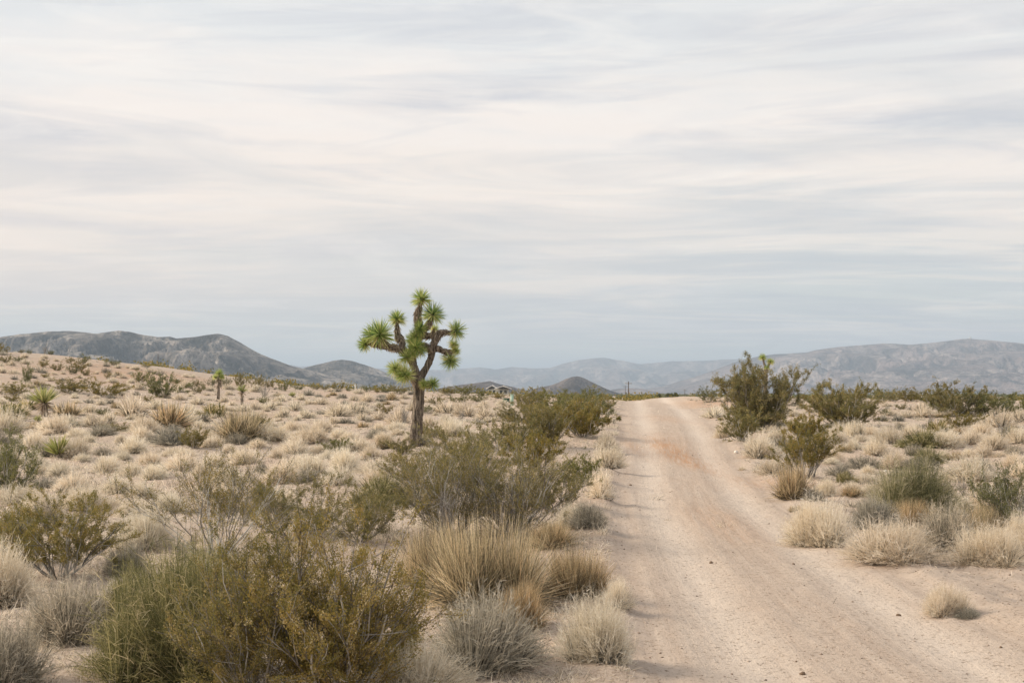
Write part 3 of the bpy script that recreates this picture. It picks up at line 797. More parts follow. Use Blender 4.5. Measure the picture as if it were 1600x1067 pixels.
cB3 = limb('branch', [(430, 340, .2, 18), (470, 320, .35, 18), (505, 315, .4, 18), (520, 290, .4, 10)], 7)
cD = limb('branch', [(442, 600, 0, 30), (456, 555, 0, 26), (480, 515, .05, 23), (500, 465, .1, 22), (514, 420, .1, 23), (520, 385, .1, 25), (535, 345, .1, 23), (556, 310, .1, 22), (585, 300, .1, 19), (615, 303, .1, 14), (640, 298, .1, 8)], 8)
cD2 = limb('branch', [(512, 425, .1, 22), (490, 395, .0, 22), (465, 380, -.05, 19), (440, 385, -.1, 12)], 9)
cD3 = limb('branch', [(518, 400, .1, 24), (550, 400, .15, 22), (585, 415, .2, 20), (620, 418, .2, 16), (640, 415, .2, 10)], 10)
cE = limb('branch', [(430, 590, -.05, 24), (400, 575, -.2, 20), (370, 565, -.3, 14), (355, 558, -.3, 8)], 11)
cE2 = limb('branch', [(440, 600, -.1, 22), (465, 610, -.25, 22), (500, 612, -.3, 18), (522, 612, -.3, 8)], 12)
for nm, C, a, b_, n, ln in (('a', cA, .4, .98, 400, .10), ('b', cA2, .35, .98, 200, .10), ('c', cA3, .3, 1, 100, .10), ('d', cB, .4, .97, 420, .11), ('e', cB2, .5, .97, 90, .10), ('f', cB3, .4, 1, 90, .10),
                            ('g', cD, .55, .97, 220, .09), ('h', cD2, .5, 1, 50, .08), ('i', cD3, .55, 1, 100, .11), ('j', cE, .3, 1, 90, .12), ('k', cE2, .3, 1, 90, .12)):
    link('dead_leaves', shag_mesh('dead_leaves', C, a, b_, n, ln, 60+ord(nm), .03), joshua)
ros = [  # crop x, y, depth, radius, direction, yellow?
    (450, 105, .1, 66, (0, 0, 1), 0), (519, 198, 0, 68, (.4, 0, 1), 0), (310, 225, -.1, 66, (0, 0, 1), 0), (214, 322, -.5, 84, (-.1, -.7, .8), 0),
    (122, 374, -.3, 50, (-1, 0, .2), 0), (446, 283, -.15, 58, (-.1, -.8, .5), 0), (422, 396, -.25, 54, (-.1, -1, .2), 0), (366, 452, -.35, 54, (-.3, -.9, .3), 1),
    (300, 520, -.25, 60, (-.8, -.3, .4), 1), (362, 556, -.4, 56, (-.3, -.9, .2), 1), (470, 612, -.4, 40, (.2, -1, .1), 1), (524, 610, -.35, 42, (.8, -.6, .1), 0),
    (655, 292, .1, 60, (1, 0, .2), 0), (640, 375, .25, 44, (.6, .2, .8), 1), (622, 468, .15, 58, (.3, -.2, -1), 0), (395, 345, .0, 46, (-.6, -.5, .5), 1), (522, 280, .45, 38, (.4, .5, .6), 1),
    (165, 318, -.35, 56, (-.5, -.2, .8), 0), (398, 428, -.3, 48, (-.3, -1, .3), 1), (338, 548, -.35, 50, (-.3, -.8, -.2), 1), (448, 405, -.1, 44, (.4, -.8, .3), 0), (652, 410, .2, 40, (1, -.2, .1), 1), (420, 325, -.1, 48, (-.4, -.9, .3), 1)]
for i, (zx, zy, dy, rr, dr, yl) in enumerate(ros):
    me = (JRY if yl else JR)[i % (2 if yl else 3)]
    o = link('leaf_rosette', me, joshua); p = jp(zx, zy, dy)
    o.location = p; o.rotation_mode = 'QUATERNION'; o.rotation_quaternion = quat_dir(dr); o.scale = [rr*zr*(1.17+.15*math.sin(i*2.3))]*3
    if yl: o['label'] = 'yellowish green leaf rosette'
    c_ = link('dead_leaf_collar', JC[i % 2], joshua); c_.location = p; c_.rotation_mode = 'QUATERNION'; c_.rotation_quaternion = quat_dir(dr); c_.scale = [rr*zr*.62]*3
# limb that carries the hanging rosette on the right, and the short one on the far left below
cF = limb('branch', [(600, 415, .2, 16), (618, 430, .18, 14), (622, 450, .16, 9)], 13)
cG = limb('branch', [(395, 560, -.1, 18), (350, 540, -.2, 15), (318, 528, -.25, 9)], 14)
cH = limb('branch', [(398, 480, -.1, 20), (380, 465, -.25, 16), (370, 456, -.3, 8)], 15)

# small single-headed Joshua trees
def small_joshua(px, py, top, label, heads, mark, tr=.10):
    b0 = at(px, py); sc1 = b0[1]/F
    t = thing('joshua_tree', b0, label, 'tree')
    pts = [np.array([0, 0, -.05, tr*1.1]), np.array([.02, 0, (py-top)*sc1*.45, tr*.85]), np.array([0.06, 0, (py-top)*sc1*.8, tr*.8])]
    me, C = limb_mesh('trunk', pts, M['bark'], 10, 5, int(px)); link('trunk', me, t)
    for i, (dx, dzp, rr) in enumerate(heads):
        o = link('leaf_rosette', (JRY if i % 2 else JR)[i % 2], t); o.location = (dx*sc1, -.05*i, (py-dzp)*sc1); o.scale = [rr*sc1]*3
        q = [np.append(pts[-1][:3]*[1, 1, .9], tr*.7), np.array([dx*sc1, -.05*i, (py-dzp)*sc1, tr*.5])]
        me, C = limb_mesh('branch', [q[0], (q[0]+q[1])/2, q[1]], M['bark'], 8, 3, i); link('branch', me, t)
    link('dead_leaves', shag_mesh('dead_leaves', spline(pts, 5), .55, 1, 90, .2, int(px), .05), t)
    MARKS.append((px, py-20, mark)); PLANTS.append((px, (py+top)/2, 16, py-top, t, False, 'J', b0[1]))
small_joshua(341, 624, 577, 'small young Joshua tree with one tufted head far off in the left field', [(1, 584, 9), (-5, 590, 6), (6, 590, 6)], 'the small young Joshua tree', .085)
small_joshua(1196, 640, 556, 'slim Joshua tree whose pale top pokes out above the big dark bush', [(-4, 559, 8), (8, 566, 8), (2, 575, 6)], 'the slim Joshua tree', .12)

# ------------------------------------------------------------------ yuccas
YR = [rosette_mesh('yucca_rosette', M['yucca'], 90, 850+i, 1.0, .085, .1, .35, .2, 1) for i in range(2)]
YS = [rosette_mesh('yucca_skirt', M['dead'], 70, 860, 1.0, .08, 1, -.9, .2, 1)]
def yucca(px, py, hpx, rpx, label, mark, skirt=True, sparse=False):
    b0 = at(px, py); s1 = b0[1]/F; t = thing('yucca', b0, label, 'yucca')
    H = hpx*s1; R = rpx*s1
    zc_ = H-R*.95 if skirt else R*.10
    me, C = limb_mesh('stem', [np.array([0, 0, -.05, R*.16]), np.array([0, 0, zc_*.5, R*.14]), np.array([0, 0, zc_+.02, R*.12])], M['bark'], 8, 3, 3); link('stem', me, t)
    o = link('leaf_rosette', YR[int(px) % 2], t); o.location = (0, 0, zc_); o.scale = [R]*3
    if skirt:
        o = link('dead_leaf_skirt', YS[0], t); o.location = (0, 0, zc_); o.scale = [R*.72, R*.72, R*.9]
    MARKS.append((px, py-hpx/2, mark)); PLANTS.append((px, py-hpx/2, rpx*2, hpx, t, False, 'Y', b0[1]))
yucca(69, 651, 52, 32, 'bright green yucca with a drooping grey skirt of dead leaves in the left field', 'the skirted green yucca')
yucca(60, 659, 15, 12, 'tiny yellow-green yucca at the foot of the skirted yucca', 'the tiny yucca', False)
yucca(92, 714, 44, 36, 'stemless yellow-green yucca with long upright leaves among pale tufts', 'the stemless yellow yucca', False)
yucca(378, 633, 34, 14, 'narrow yellow yucca with a hanging brown skirt right of the small young Joshua tree', 'the narrow yellow yucca')
yucca(457, 620, 14, 9, 'small round bright green yucca on the flat left of the tall Joshua tree', 'the small round green yucca', False)

# ------------------------------------------------------------------ small man-made things
def cyl(name, p0, p1, r0, r1, mat, parent=None, sides=10):
    P = np.array([[p0, (np.array(p0)+np.array(p1))/2, p1]], float)
    V, q = tubes(P, np.array([[r0, (r0+r1)/2, r1]]), sides)
    V2 = np.vstack([V, P[0, 0], P[0, 2]]); nb = 3*sides; j = np.arange(sides); j2 = (j+1) % sides
    tris = np.concatenate([np.stack([np.full(sides, nb), j2, j], 1), np.stack([np.full(sides, nb+1), 2*sides+j, 2*sides+j2], 1)])
    return link(name, make_mesh(name, V2, q, tris, None, mat, True), parent)
def utility_pole(px, top, Y, h, label, cross=True, r=.16):
    pt = at_dist(px, top, Y); g = float(hfull(pt[0], Y))
    t = thing('utility_pole', (pt[0], Y, g), label, 'pole')
    H = pt[2]-g
    cyl('shaft', (0, 0, -.3), (0, 0, H), r, r*.65, M['pole'], t)
    if cross:
        G = Geo(); boxes(G, (-1.2, -.07, H-.75), (1.2, .07, H-.6)); link('crossarm', G.mesh('crossarm', M['pole']), t)
        for x in (-1.05, -.5, .5, 1.05): cyl('insulator', (x, 0, H-.6), (x, 0, H-.35), .06, .04, M['cream'], t, 6)
    return t
utility_pole(982, 596, 480, 9, 'dark wooden utility pole beyond the end of the dirt road', True, .22)
utility_pole(977, 602, 760, 9, 'fainter farther utility pole just left of the dark wooden one', True, .16)
utility_pole(1070, 608, 900, 9, 'very faint distant utility pole right of the far round tree', True, .18)
utility_pole(247, 553, 190, 9, 'thin bare pole rising behind the crest of the left hill', False, .05)
MARKS.append((982, 605, 'the utility pole'))
p = at(555, 611); t = thing('marker_post', p, 'slim white marker post on the far flat left of the tall Joshua tree', 'post')
cyl('post', (0, 0, -.1), (0, 0, 10*p[1]/F), .05, .05, M['white'], t); cyl('cap', (0, 0, 10*p[1]/F), (0, 0, 10*p[1]/F+.04), .07, .06, M['white'], t)
# green utility pedestal and cabinet
p = at(800, 634); s1 = p[1]/F; t = thing('utility_pedestal', p, 'pale green upright utility pedestal standing before the bushes near the white house', 'utility box')
G = Geo(); wv = 2.6*s1; hv = 17*s1; boxes(G, (-wv, -wv, -.05), (wv, wv, hv)); link('body', G.mesh('body', M['gbox']), t)
G = Geo(); boxes(G, (-wv*1.12, -wv*1.12, hv-.002), (wv*1.12, wv*1.12, hv+.05)); link('lid', G.mesh('lid', M['gbox']), t)
G = Geo(); boxes(G, (-wv*.7, -wv-.012, hv*.25), (wv*.7, -wv+.002, hv*.8)); link('door', G.mesh('door', M['gbox']), t)
MARKS.append((800, 624, 'the pale green utility pedestal'))
p = at(791, 629); t = thing('utility_cabinet', p, 'low dark green utility cabinet just left of the pale green pedestal', 'utility box')
G = Geo(); boxes(G, (-6*s1, -.3, -.05), (5.5*s1, .3, 6*s1)); link('body', G.mesh('body', M['gbox2']), t)
G = Geo(); boxes(G, (-6.3*s1, -.33, 6*s1-.002), (5.8*s1, .33, 6*s1+.05)); link('lid', G.mesh('lid', M['gbox2']), t)

# white house with two gables
HY = 520; hb = at_dist(776, 612, HY); gz = float(hfull(hb[0], HY)); k = HY/F
t = thing('house', (hb[0], HY, gz), 'low white house with two gables half hidden by scrub beyond the left field', 'house')
ev = CAM_H+(HOR-607.5)*k-gz
MARKS.append((776, 606, 'the white house'))
def hx(px): return (px-776)*k
G = Geo(); boxes(G, (hx(763), 0, -.5), (hx(795), 7, ev)); link('wall', G.mesh('wall', M['cream']), t)
def gable(x0, x1, zt, y0, y1, nm):
    xm = (x0+x1)/2; zt = CAM_H+(HOR-zt)*k-gz
    V = np.array([[x0, y0, ev], [x1, y0, ev], [xm, y0, zt], [x0, y1, ev], [x1, y1, ev], [xm, y1, zt]], float)
    link('gable', make_mesh('gable', V, [[0, 3, 4, 1]], [[0, 1, 2], [3, 5, 4]], None, M['roofd']), t)
    G = Geo()
    for a, b_ in (((x0-.4, ev-.15), (xm, zt+.12)), ((x1+.4, ev-.15), (xm, zt+.12))):
        th = .28
        V = np.array([[a[0], y0-.5, a[1]], [b_[0], y0-.5, b_[1]], [b_[0], y1+.3, b_[1]], [a[0], y1+.3, a[1]],
                      [a[0], y0-.5, a[1]+th], [b_[0], y0-.5, b_[1]+th], [b_[0], y1+.3, b_[1]+th], [a[0], y1+.3, a[1]+th]], float)
        G.add(V, np.array([[0,3,2,1],[4,5,6,7],[0,1,5,4],[1,2,6,5],[2,3,7,6],[3,0,4,7]]), .5)
    link('roof', G.mesh('roof', M['white']), t)
gable(hx(761), hx(777), 603.2, -.3, 7.2, 'a'); gable(hx(774), hx(798), 604.2, -1.2, 6.5, 'b')
for x in (766, 772, 783, 790):
    G = Geo(); boxes(G, (hx(x)-.45, -.03, ev-1.7), (hx(x)+.45, .01, ev-.6)); w_ = link('window', G.mesh('window', M['glass']), t)
    G = Geo(); boxes(G, (hx(x)-.55, -.05, ev-1.8), (hx(x)+.55, -.028, ev-1.7)); link('sill', G.mesh('sill', M['white']), w_)
# tiny white structure on the far ridge
D9 = 9500; sp_ = at_dist(1516, 528.5, D9)
t = thing('summit_hut', sp_-np.array([0, 0, 6]), 'tiny white hut with a mast on the summit of the right ridge', 'hut')
G = Geo(); boxes(G, (-8, -6, 0), (8, 6, 13)); link('wall', G.mesh('wall', M['white']), t); cyl('mast', (0, 0, 13), (0, 0, 26), 1.2, .8, M['white'], t)

# ------------------------------------------------------------------ far scrub, trees beyond the crest
def far_tree(px, py_top, Y, wpx, label):
    pt = at_dist(px, py_top, Y); g = float(hfull(pt[0], Y)); H = pt[2]-g; Wd = wpx*Y/F
    r = np.random.default_rng(int(px)); t = thing('desert_tree', (pt[0], Y, g), label, 'tree', 'dark trees beyond the end of the road')
    me, C = limb_mesh('trunk', [np.array([0, 0, -.2, .25]), np.array([.1, 0, H*.3, .2]), np.array([0, 0, H*.7, .1])], M['bark'], 8, 3, 2); link('trunk', me, t)
    G = Geo()
    for i in range(9):
        c = np.array([r.uniform(-.3, .3)*Wd, r.uniform(-.3, .3)*Wd, H*r.uniform(.45, .8)]); n = 260
        d = unit(r.normal(size=(n, 3)))*r.uniform(.3, 1, (n, 1))*np.array([Wd*.26, Wd*.26, H*.24])
        V, q = cards(c+d, r.normal(size=(n, 3)), .5, .3, r); G.add(V, q, np.repeat(r.uniform(0, .6, n), 4))
    link('crown', G.mesh('crown', M['creog']), t)
far_tree(1047, 612.5, 420, 14, 'dark round-topped tree beyond the crest at the end of the road')
far_tree(1030, 615.5, 430, 7, 'small dark tree just left of the round-topped one beyond the road')
far_tree(998, 618, 430, 8, 'small dark tree right of the utility pole beyond the road')
far_tree(1056, 613, 440, 8, 'narrow dark tree touching the round-topped one on its right')
def scrub(name, n, x0, x1, y0, y1, label, seed, s=(.8, 1.6), mat='creo'):
    r = np.random.default_rng(seed); G = Geo()
    Y = y0*(y1/y0)**r.uniform(0, 1, n); X = r.uniform(x0, x1, n)*Y/F
    Z = hfull(X, Y)
    for i in range(n):
        R = r.uniform(*s); m = 46
        d = unit(r.normal(size=(m, 3)))*r.uniform(.3, 1, (m, 1))*np.array([R, R, R*.7]); d[:, 2] = np.abs(d[:, 2])
        sz = max(.10, Y[i]*.0011)
        V, q = cards(np.array([X[i], Y[i], Z[i]])+d, r.normal(size=(m, 3))+np.array([0, 0, .6]), sz*1.5, sz, r); G.add(V, q, np.repeat(r.uniform(0, .8, m), 4))
    o = link(name, G.mesh(name, M[mat])); tag(o, label, 'scrub', None, 'stuff')
scrub('far_scrub', 1500, -900, 1000, 150, 900, 'brown green desert scrub covering the far flats beyond the crest', 71)
scrub('plain_scrub', 1300, -900, 1100, 900, 2600, 'thin belt of scrub on the distant plain under the mountains', 72, (1.5, 3.5), 'creog')

# ------------------------------------------------------------------ PLANTS seen in the photo
exec_list = []
# foreground
creo(515, 1130, 262, 325, 'largest foreground creosote bush, brown and olive with long pale bare stems', 'the big foreground bush', 30000, nst=34, low=.2, stem_r=.0095, warm=.16)
creo(395, 1120, 220, 300, 'olive creosote joining the big foreground bush to the dense green one', 'the joining olive bush', 19000, nst=26, low=.2, stem_r=.008, warm=.1)
creo(600, 1080, 110, 130, 'low rusty creosote skirt at the right foot of the big foreground bush', None, 9000, nst=18, low=.1, stem_r=.006, warm=.2)
creo(325, 880, 270, 180, 'sparse tall creosote with grey leaning stems behind the green foreground bush', 'the sparse tall bush', 8000, nst=22, low=.4, stem_r=.008)
put('N', 270, 1080, 230, 185, 'large dense green bush in the left foreground', 'the dense green foreground bush')
put('N', 215, 1000, 130, 90, 'smaller green bush joined to the upper left of the dense green foreground bush')
put('N', 340, 1000, 150, 110, 'green bush behind the dense green foreground bush, beside the joining olive bush')
creo(80, 908, 180, 135, 'dark based creosote bush standing alone at the left foreground', 'the left foreground creosote', 18000, nst=24, low=.2, stem_r=.010)
creo(10, 880, 90, 100, 'creosote cut off by the left edge of the frame behind the left foreground one', None, 7000, low=.1)
creo(0, 780, 130, 108, 'green creosote at the left edge beside the stemless yellow yucca', 'the left edge creosote', 11000, mat='creog', low=.1)
creo(455, 845, 240, 105, 'wide low olive creosote behind the big foreground bush', 'the wide low olive bush', 16000, nst=26, low=.08, stem_r=.008)
creo(560, 850, 130, 90, 'olive brown creosote between the wide low olive bush and the golden grass', None, 9000, low=.1, stem_r=.008)
creo(700, 838, 190, 140, 'large creosote with many pale grey stems left of the road', 'the large roadside creosote', 17000, nst=40, low=.2, stem_r=.010, warm=.06)
creo(800, 842, 170, 140, 'twiggy creosote overlapping the large roadside one on its right', None, 12000, low=.15, nst=34, stem_r=.010, warm=.08)
creo(865, 800, 110, 80, 'low dark creosote at the road side of the large roadside creosote', None, 8000, low=.05)
creo(745, 760, 150, 90, 'olive creosote behind the large roadside one', None, 11000, low=.05)
creo(650, 765, 120, 66, 'thin low creosote around the foot of the tall Joshua tree', None, 5000, low=.1)
creo(715, 722, 110, 56, 'creosote just right of the Joshua tree trunk', None, 5000, low=.1)
creo(785, 705, 100, 50, 'low creosote between the Joshua tree and the road', None, 6000, low=.1)
creo(838, 735, 90, 60, 'olive creosote left of the small dark roadside bush', None, 7000, low=.1)
creo(905, 756, 66, 48, 'small dark green creosote near the road edge', 'the small dark roadside bush', 4000, mat='creog', low=.1)
creo(850, 697, 90, 66, 'bushy creosote left of the far end of the road', 'the far roadside bushes', 8000, low=.05)
creo(912, 684, 90, 60, 'creosote touching the left edge of the far road', None, 9000, low=.05)
creo(905, 640, 60, 36); creo(860, 645, 60, 36); creo(828, 648, 50, 36); creo(938, 648, 46, 36); creo(890, 628, 40, 16); creo(925, 631, 36, 14); creo(880, 655, 70, 36); creo(880, 672, 90, 46); creo(935, 664, 50, 40); creo(810, 660, 60, 30); creo(840, 668, 60, 34)
put('N', 600, 795, 90, 46, 'roundish green bush behind the golden grass', 'the roundish green bush')
twig(700, 846, 80, 90, 'bare grey twigs leaning before the large roadside creosote'); twig(800, 842, 90, 80, 'tangle of bare grey branches at the right foot of the large roadside creosote')
put('G', 760, 955, 178, 120, 'largest golden bunchgrass clump by the road, dark at its base', 'the big golden clump')
put('G', 690, 925, 120, 84, 'golden grass clump merging into the big one on its left')
put('G', 822, 985, 70, 62, 'bent over straw clump at the right foot of the big golden clump')
put('G', 898, 936, 98, 66, 'small orange golden bunchgrass right of the big golden clump', 'the orange golden clump')
put('D', 765, 1062, 170, 112, 'purplish grey grass clump in front of the big golden clump', 'the purplish grey clump')
put('T', 935, 1036, 100, 92, 'wispy pale feathery tuft at the road edge below the orange clump', 'the wispy roadside tuft')
put('T', 962, 955, 50, 44, 'faint thin tuft just above the wispy roadside tuft')
put('T', 660, 1100, 150, 70, 'pale tuft cut by the bottom edge left of the purplish grey clump')
put('G', 868, 858, 70, 36, 'low golden tuft above the big golden clump near the road')
put('D', 920, 826, 56, 38, 'grey tuft at the road edge above the orange clump', 'the grey roadside tuft')
put('T', 895, 822, 44, 30, 'pale tuft just left of the grey roadside tuft')
put('T', 940, 778, 46, 42, 'pale tuft casting a shadow on the left side of the road'); put('T', 952, 732, 48, 36, 'pale tuft on the road edge right of the small dark bush'); put('T', 948, 704, 36, 26)
put('T', -5, 952, 110, 88, 'white feathery tuft cut by the left edge in the foreground', 'the white left edge tuft')
put('D', 108, 1012, 130, 98, 'broad grey tuft left of the dense green foreground bush', 'the broad grey tuft')
put('D', -2, 1085, 120, 96, 'dark grey tuft in the bottom left corner')
put('D', 195, 905, 70, 50, 'grey green tuft right of the left foreground creosote'); put('T', 225, 860, 90, 62, 'pale tuft right of the left foreground creosote'); put('T', 130, 800, 60, 34); put('T', 60, 815, 60, 40)
put('T', 350, 800, 70, 40); put('T', 430, 800, 60, 36); put('T', 260, 800, 54, 30)
# left field, tufts
for a in [(205, 652, 50, 34), (145, 668, 36, 22), (110, 667, 42, 18), (82, 678, 52, 30), (140, 645, 32, 14), (32, 651, 28, 17), (10, 678, 60, 34), (120, 717, 46, 34), (46, 703, 42, 26), (122, 683, 34, 14),
          (168, 740, 50, 28), (115, 770, 60, 32), (184, 772, 46, 28), (222, 677, 46, 26), (212, 709, 46, 24), (205, 744, 42, 20), (242, 750, 42, 24), (50, 730, 42, 26), (285, 668, 56, 30),
          (457, 673, 36, 15), (440, 653, 26, 15), (478, 653, 26, 14), (460, 642, 28, 15), (503, 674, 36, 20), (428, 690, 46, 24), (488, 694, 62, 26), (460, 710, 54, 24), (435, 716, 26, 15), (478, 744, 60, 34),
          (513, 718, 26, 15), (380, 727, 52, 26), (314, 744, 32, 20), (284, 737, 62, 28), (350, 758, 62, 30), (528, 651, 46, 22), (560, 648, 52, 18), (592, 656, 26, 16), (622, 662, 46, 25), (550, 687, 32, 14),
          (580, 718, 38, 22), (537, 736, 58, 36), (556, 706, 52, 20), (700, 647, 52, 18), (725, 651, 42, 22), (708, 682, 52, 28), (760, 655, 40, 20), (790, 650, 40, 16), (330, 700, 40, 18), (400, 700, 30, 14),
          (240, 640, 40, 14), (300, 648, 40, 14), (420, 640, 30, 12), (500, 632, 30, 10), (390, 655, 34, 14), (600, 690, 30, 14), (640, 690, 24, 12), (330, 730, 40, 20), (95, 745, 44, 22), (20, 725, 40, 22)]:
    put('T', *a)
put('G', 105, 650, 52, 21, 'pinkish straw clump right of the skirted green yucca'); put('G', 262, 668, 74, 38, 'broad tuft with an orange straw top in the left field', 'the orange topped tuft')
put('G', 366, 690, 90, 44, 'largest straw topped dome in the left field, dark beneath', 'the large straw dome')
put('D', 262, 697, 64, 26, 'mauve grey shrub below the orange topped tuft'); put('D', 588, 686, 30, 15); put('D', 70, 714, 36, 24); put('D', 407, 738, 22, 17, 'very dark small snag of twigs in the left field')
put('D', 318, 660, 30, 15); put('N', 330, 651, 40, 20, 'yellowish green low bush below the small young Joshua tree'); put('N', 8, 657, 60, 26, 'green low bush at the left edge under the hill'); put('N', 45, 640, 60, 14)
twig(633, 664, 26, 30, 'bare grey shrub leaning just left of the Joshua tree trunk'); twig(412, 622, 26, 20, 'pale leafless shrub on the flat right of the narrow yellow yucca'); twig(722, 664, 18, 24)
creo(300, 700, 46, 32); creo(600, 647, 26, 16); creo(674, 684, 30, 24); creo(682, 633, 26, 16); creo(716, 629, 34, 12); creo(745, 628, 30, 12)
# left hill
for a in [(2, 553, 22, 18), (10, 567, 20, 14), (32, 552, 9, 7), (45, 553, 10, 7), (77, 554, 16, 7), (67, 574, 18, 13), (89, 579, 20, 14), (107, 568, 14, 11), (127, 570, 22, 17), (112, 585, 20, 15), (122, 579, 24, 15), (134, 587, 16, 12),
          (165, 566, 9, 7), (178, 571, 22, 9), (40, 603, 24, 38), (112, 615, 74, 26), (160, 620, 64, 28), (18, 617, 56, 22), (218, 598, 28, 22), (252, 622, 74, 40), (228, 574, 15, 6), (275, 600, 20, 10),
          (305, 604, 16, 12), (330, 603, 18, 15), (352, 604, 20, 16), (375, 604, 26, 22), (400, 607, 28, 24), (420, 606, 20, 14), (442, 611, 20, 15), (465, 609, 20, 9), (492, 609, 16, 10), (528, 609, 26, 14), (507, 609, 20, 8), (575, 612, 22, 10),
          (605, 614, 24, 14), (622, 616, 30, 15), (590, 613, 16, 8), (700, 617, 36, 14), (725, 618, 34, 17), (755, 620, 30, 12), (780, 623, 30, 10), (815, 628, 40, 20), (840, 628, 40, 24), (318, 610, 10, 14), (545, 611, 14, 6), (70, 590, 14, 8), (190, 605, 16, 8)]:
    creo(*a)
creo(167, 592, 11, 13, 'tiny lollipop shaped shrub on the reddish slope of the left hill')
twig(70, 554, 13, 15, 'dark dead snag on the skyline of the left hill')
# right field
creo(1195, 672, 116, 106, 'biggest dark creosote right of the road with a leaning dark trunk', 'the biggest dark bush', 34000, nst=34, low=.02, stem_r=.013)
creo(1160, 690, 66, 52, 'olive creosote in front of the biggest dark bush beside the road', None, 6000, low=.1)
creo(1328, 668, 124, 70, 'brown creosote right of the biggest dark bush', 'the brown creosote', 20000, low=.0, nst=30)
creo(1262, 748, 92, 88, 'creosote with bare lower stems in the middle of the right field', 'the bare-stemmed creosote', 9000, low=.35)
creo(1262, 690, 64, 44, None, None, 5000); creo(1108, 629, 36, 28, 'small creosote on the bank right of the road crest'); creo(1600, 835, 120, 112, 'creosote cut by the right edge of the frame', 'the right edge creosote', 9000, mat='creog')
creo(1400, 627, 32, 21); creo(1427, 628, 54, 24); creo(1378, 626, 28, 20); creo(1450, 629, 26, 15); creo(1345, 627, 40, 24); creo(1306, 628, 34, 18); creo(1500, 650, 108, 54, 'wide creosote on the skyline at the right', 'the wide skyline creosote', 9000, low=.05); creo(1552, 649, 92, 40); creo(1596, 648, 64, 34); creo(1470, 634, 50, 26); creo(1505, 672, 50, 28); creo(1360, 640, 30, 14); creo(1460, 640, 30, 14)
creo(1290, 628, 24, 12); creo(1260, 626, 20, 12); creo(1550, 778, 60, 30); creo(1545, 626, 30, 10)
put('T', 1290, 857, 100, 68, 'pale rounded tuft nearest the road on the right', 'the pale roadside dome')
put('D', 1367, 831, 78, 48, 'grey rounded tuft behind and right of the pale roadside dome', 'the grey dome')
put('T', 1400, 886, 128, 62, 'widest pale grey tuft in the front row right of the road', 'the widest right tuft')
put('D', 1475, 864, 92, 68, 'dark grey tuft behind the widest right tuft', 'the dark grey tuft'); put('T', 1545, 886, 98, 60, 'pale grey tuft at the right end of the front row', 'the front row end tuft'); put('T', 1602, 872, 60, 64)
put('N', 1437, 812, 120, 78, 'bright green feathery bush in the right field', 'the green feathery bush'); put('G', 1428, 822, 66, 34, 'orange dry grass at the foot of the green feathery bush'); put('G', 1530, 838, 66, 46); put('D', 1568, 836, 60, 34)
put('G', 1240, 780, 58, 50, 'rounded golden grass clump beside the road on the right', 'the rounded golden clump'); put('T', 1292, 776, 34, 26); put('D', 1272, 783, 36, 18); put('T', 1357, 777, 36, 19); put('G', 1330, 778, 30, 14)
put('T', 1187, 717, 60, 36, 'pale dome below the olive creosote beside the road', 'the pale dome by the bushes'); put('T', 1207, 741, 44, 27, 'pale tuft just below the pale dome by the bushes')
for a in [(1130, 684, 32, 22), (1115, 653, 36, 16), (1310, 683, 30, 22), (1335, 686, 32, 26), (1335, 703, 24, 17), (1370, 713, 36, 24), (1390, 694, 48, 28), (1358, 682, 40, 18), (1396, 733, 52, 25), (1480, 702, 52, 28), (1515, 696, 36, 22),
          (1550, 704, 46, 26), (1565, 667, 52, 28), (1594, 695, 40, 24), (1510, 754, 86, 38), (1545, 800, 70, 34), (1440, 652, 32, 15), (1415, 652, 22, 12), (1390, 650, 26, 11), (1590, 660, 30, 18), (1480, 652, 26, 12), (1425, 685, 36, 20), (1350, 755, 40, 16),
          (1460, 690, 30, 16), (1300, 720, 40, 18), (1590, 730, 44, 22), (1380, 790, 40, 20), (1500, 800, 40, 22), (1210, 690, 34, 18)]:
    put('T', *a)
put('D', 1345, 733, 60, 20, 'low bluish dark shrub on bare soil in the right field'); put('D', 1420, 734, 28, 16); put('N', 1452, 724, 44, 24); put('N', 1440, 702, 64, 25); put('N', 1468, 676, 38, 18, 'small vivid green bush in the right field', 'the vivid green bush'); put('D', 1530, 740, 40, 22); put('N', 1580, 690, 36, 22); put('D', 1310, 745, 40, 20); put('N', 1322, 755, 30, 16)
twig(1570, 692, 38, 32); twig(1455, 664, 20, 14); twig(1480, 800, 40, 30); twig(1505, 775, 40, 26)
put('T', 1478, 964, 64, 42, 'isolated small yellowish tuft on the bare sand right of the road', 'the isolated small tuft')
put('D', 1510, 968, 40, 14, 'small grey sprig leaning right of the isolated yellowish tuft')
put('T', 1160, 735, 12, 6); put('G', 1245, 800, 20, 10, 'tiny yellow sprig below the rounded golden clump')

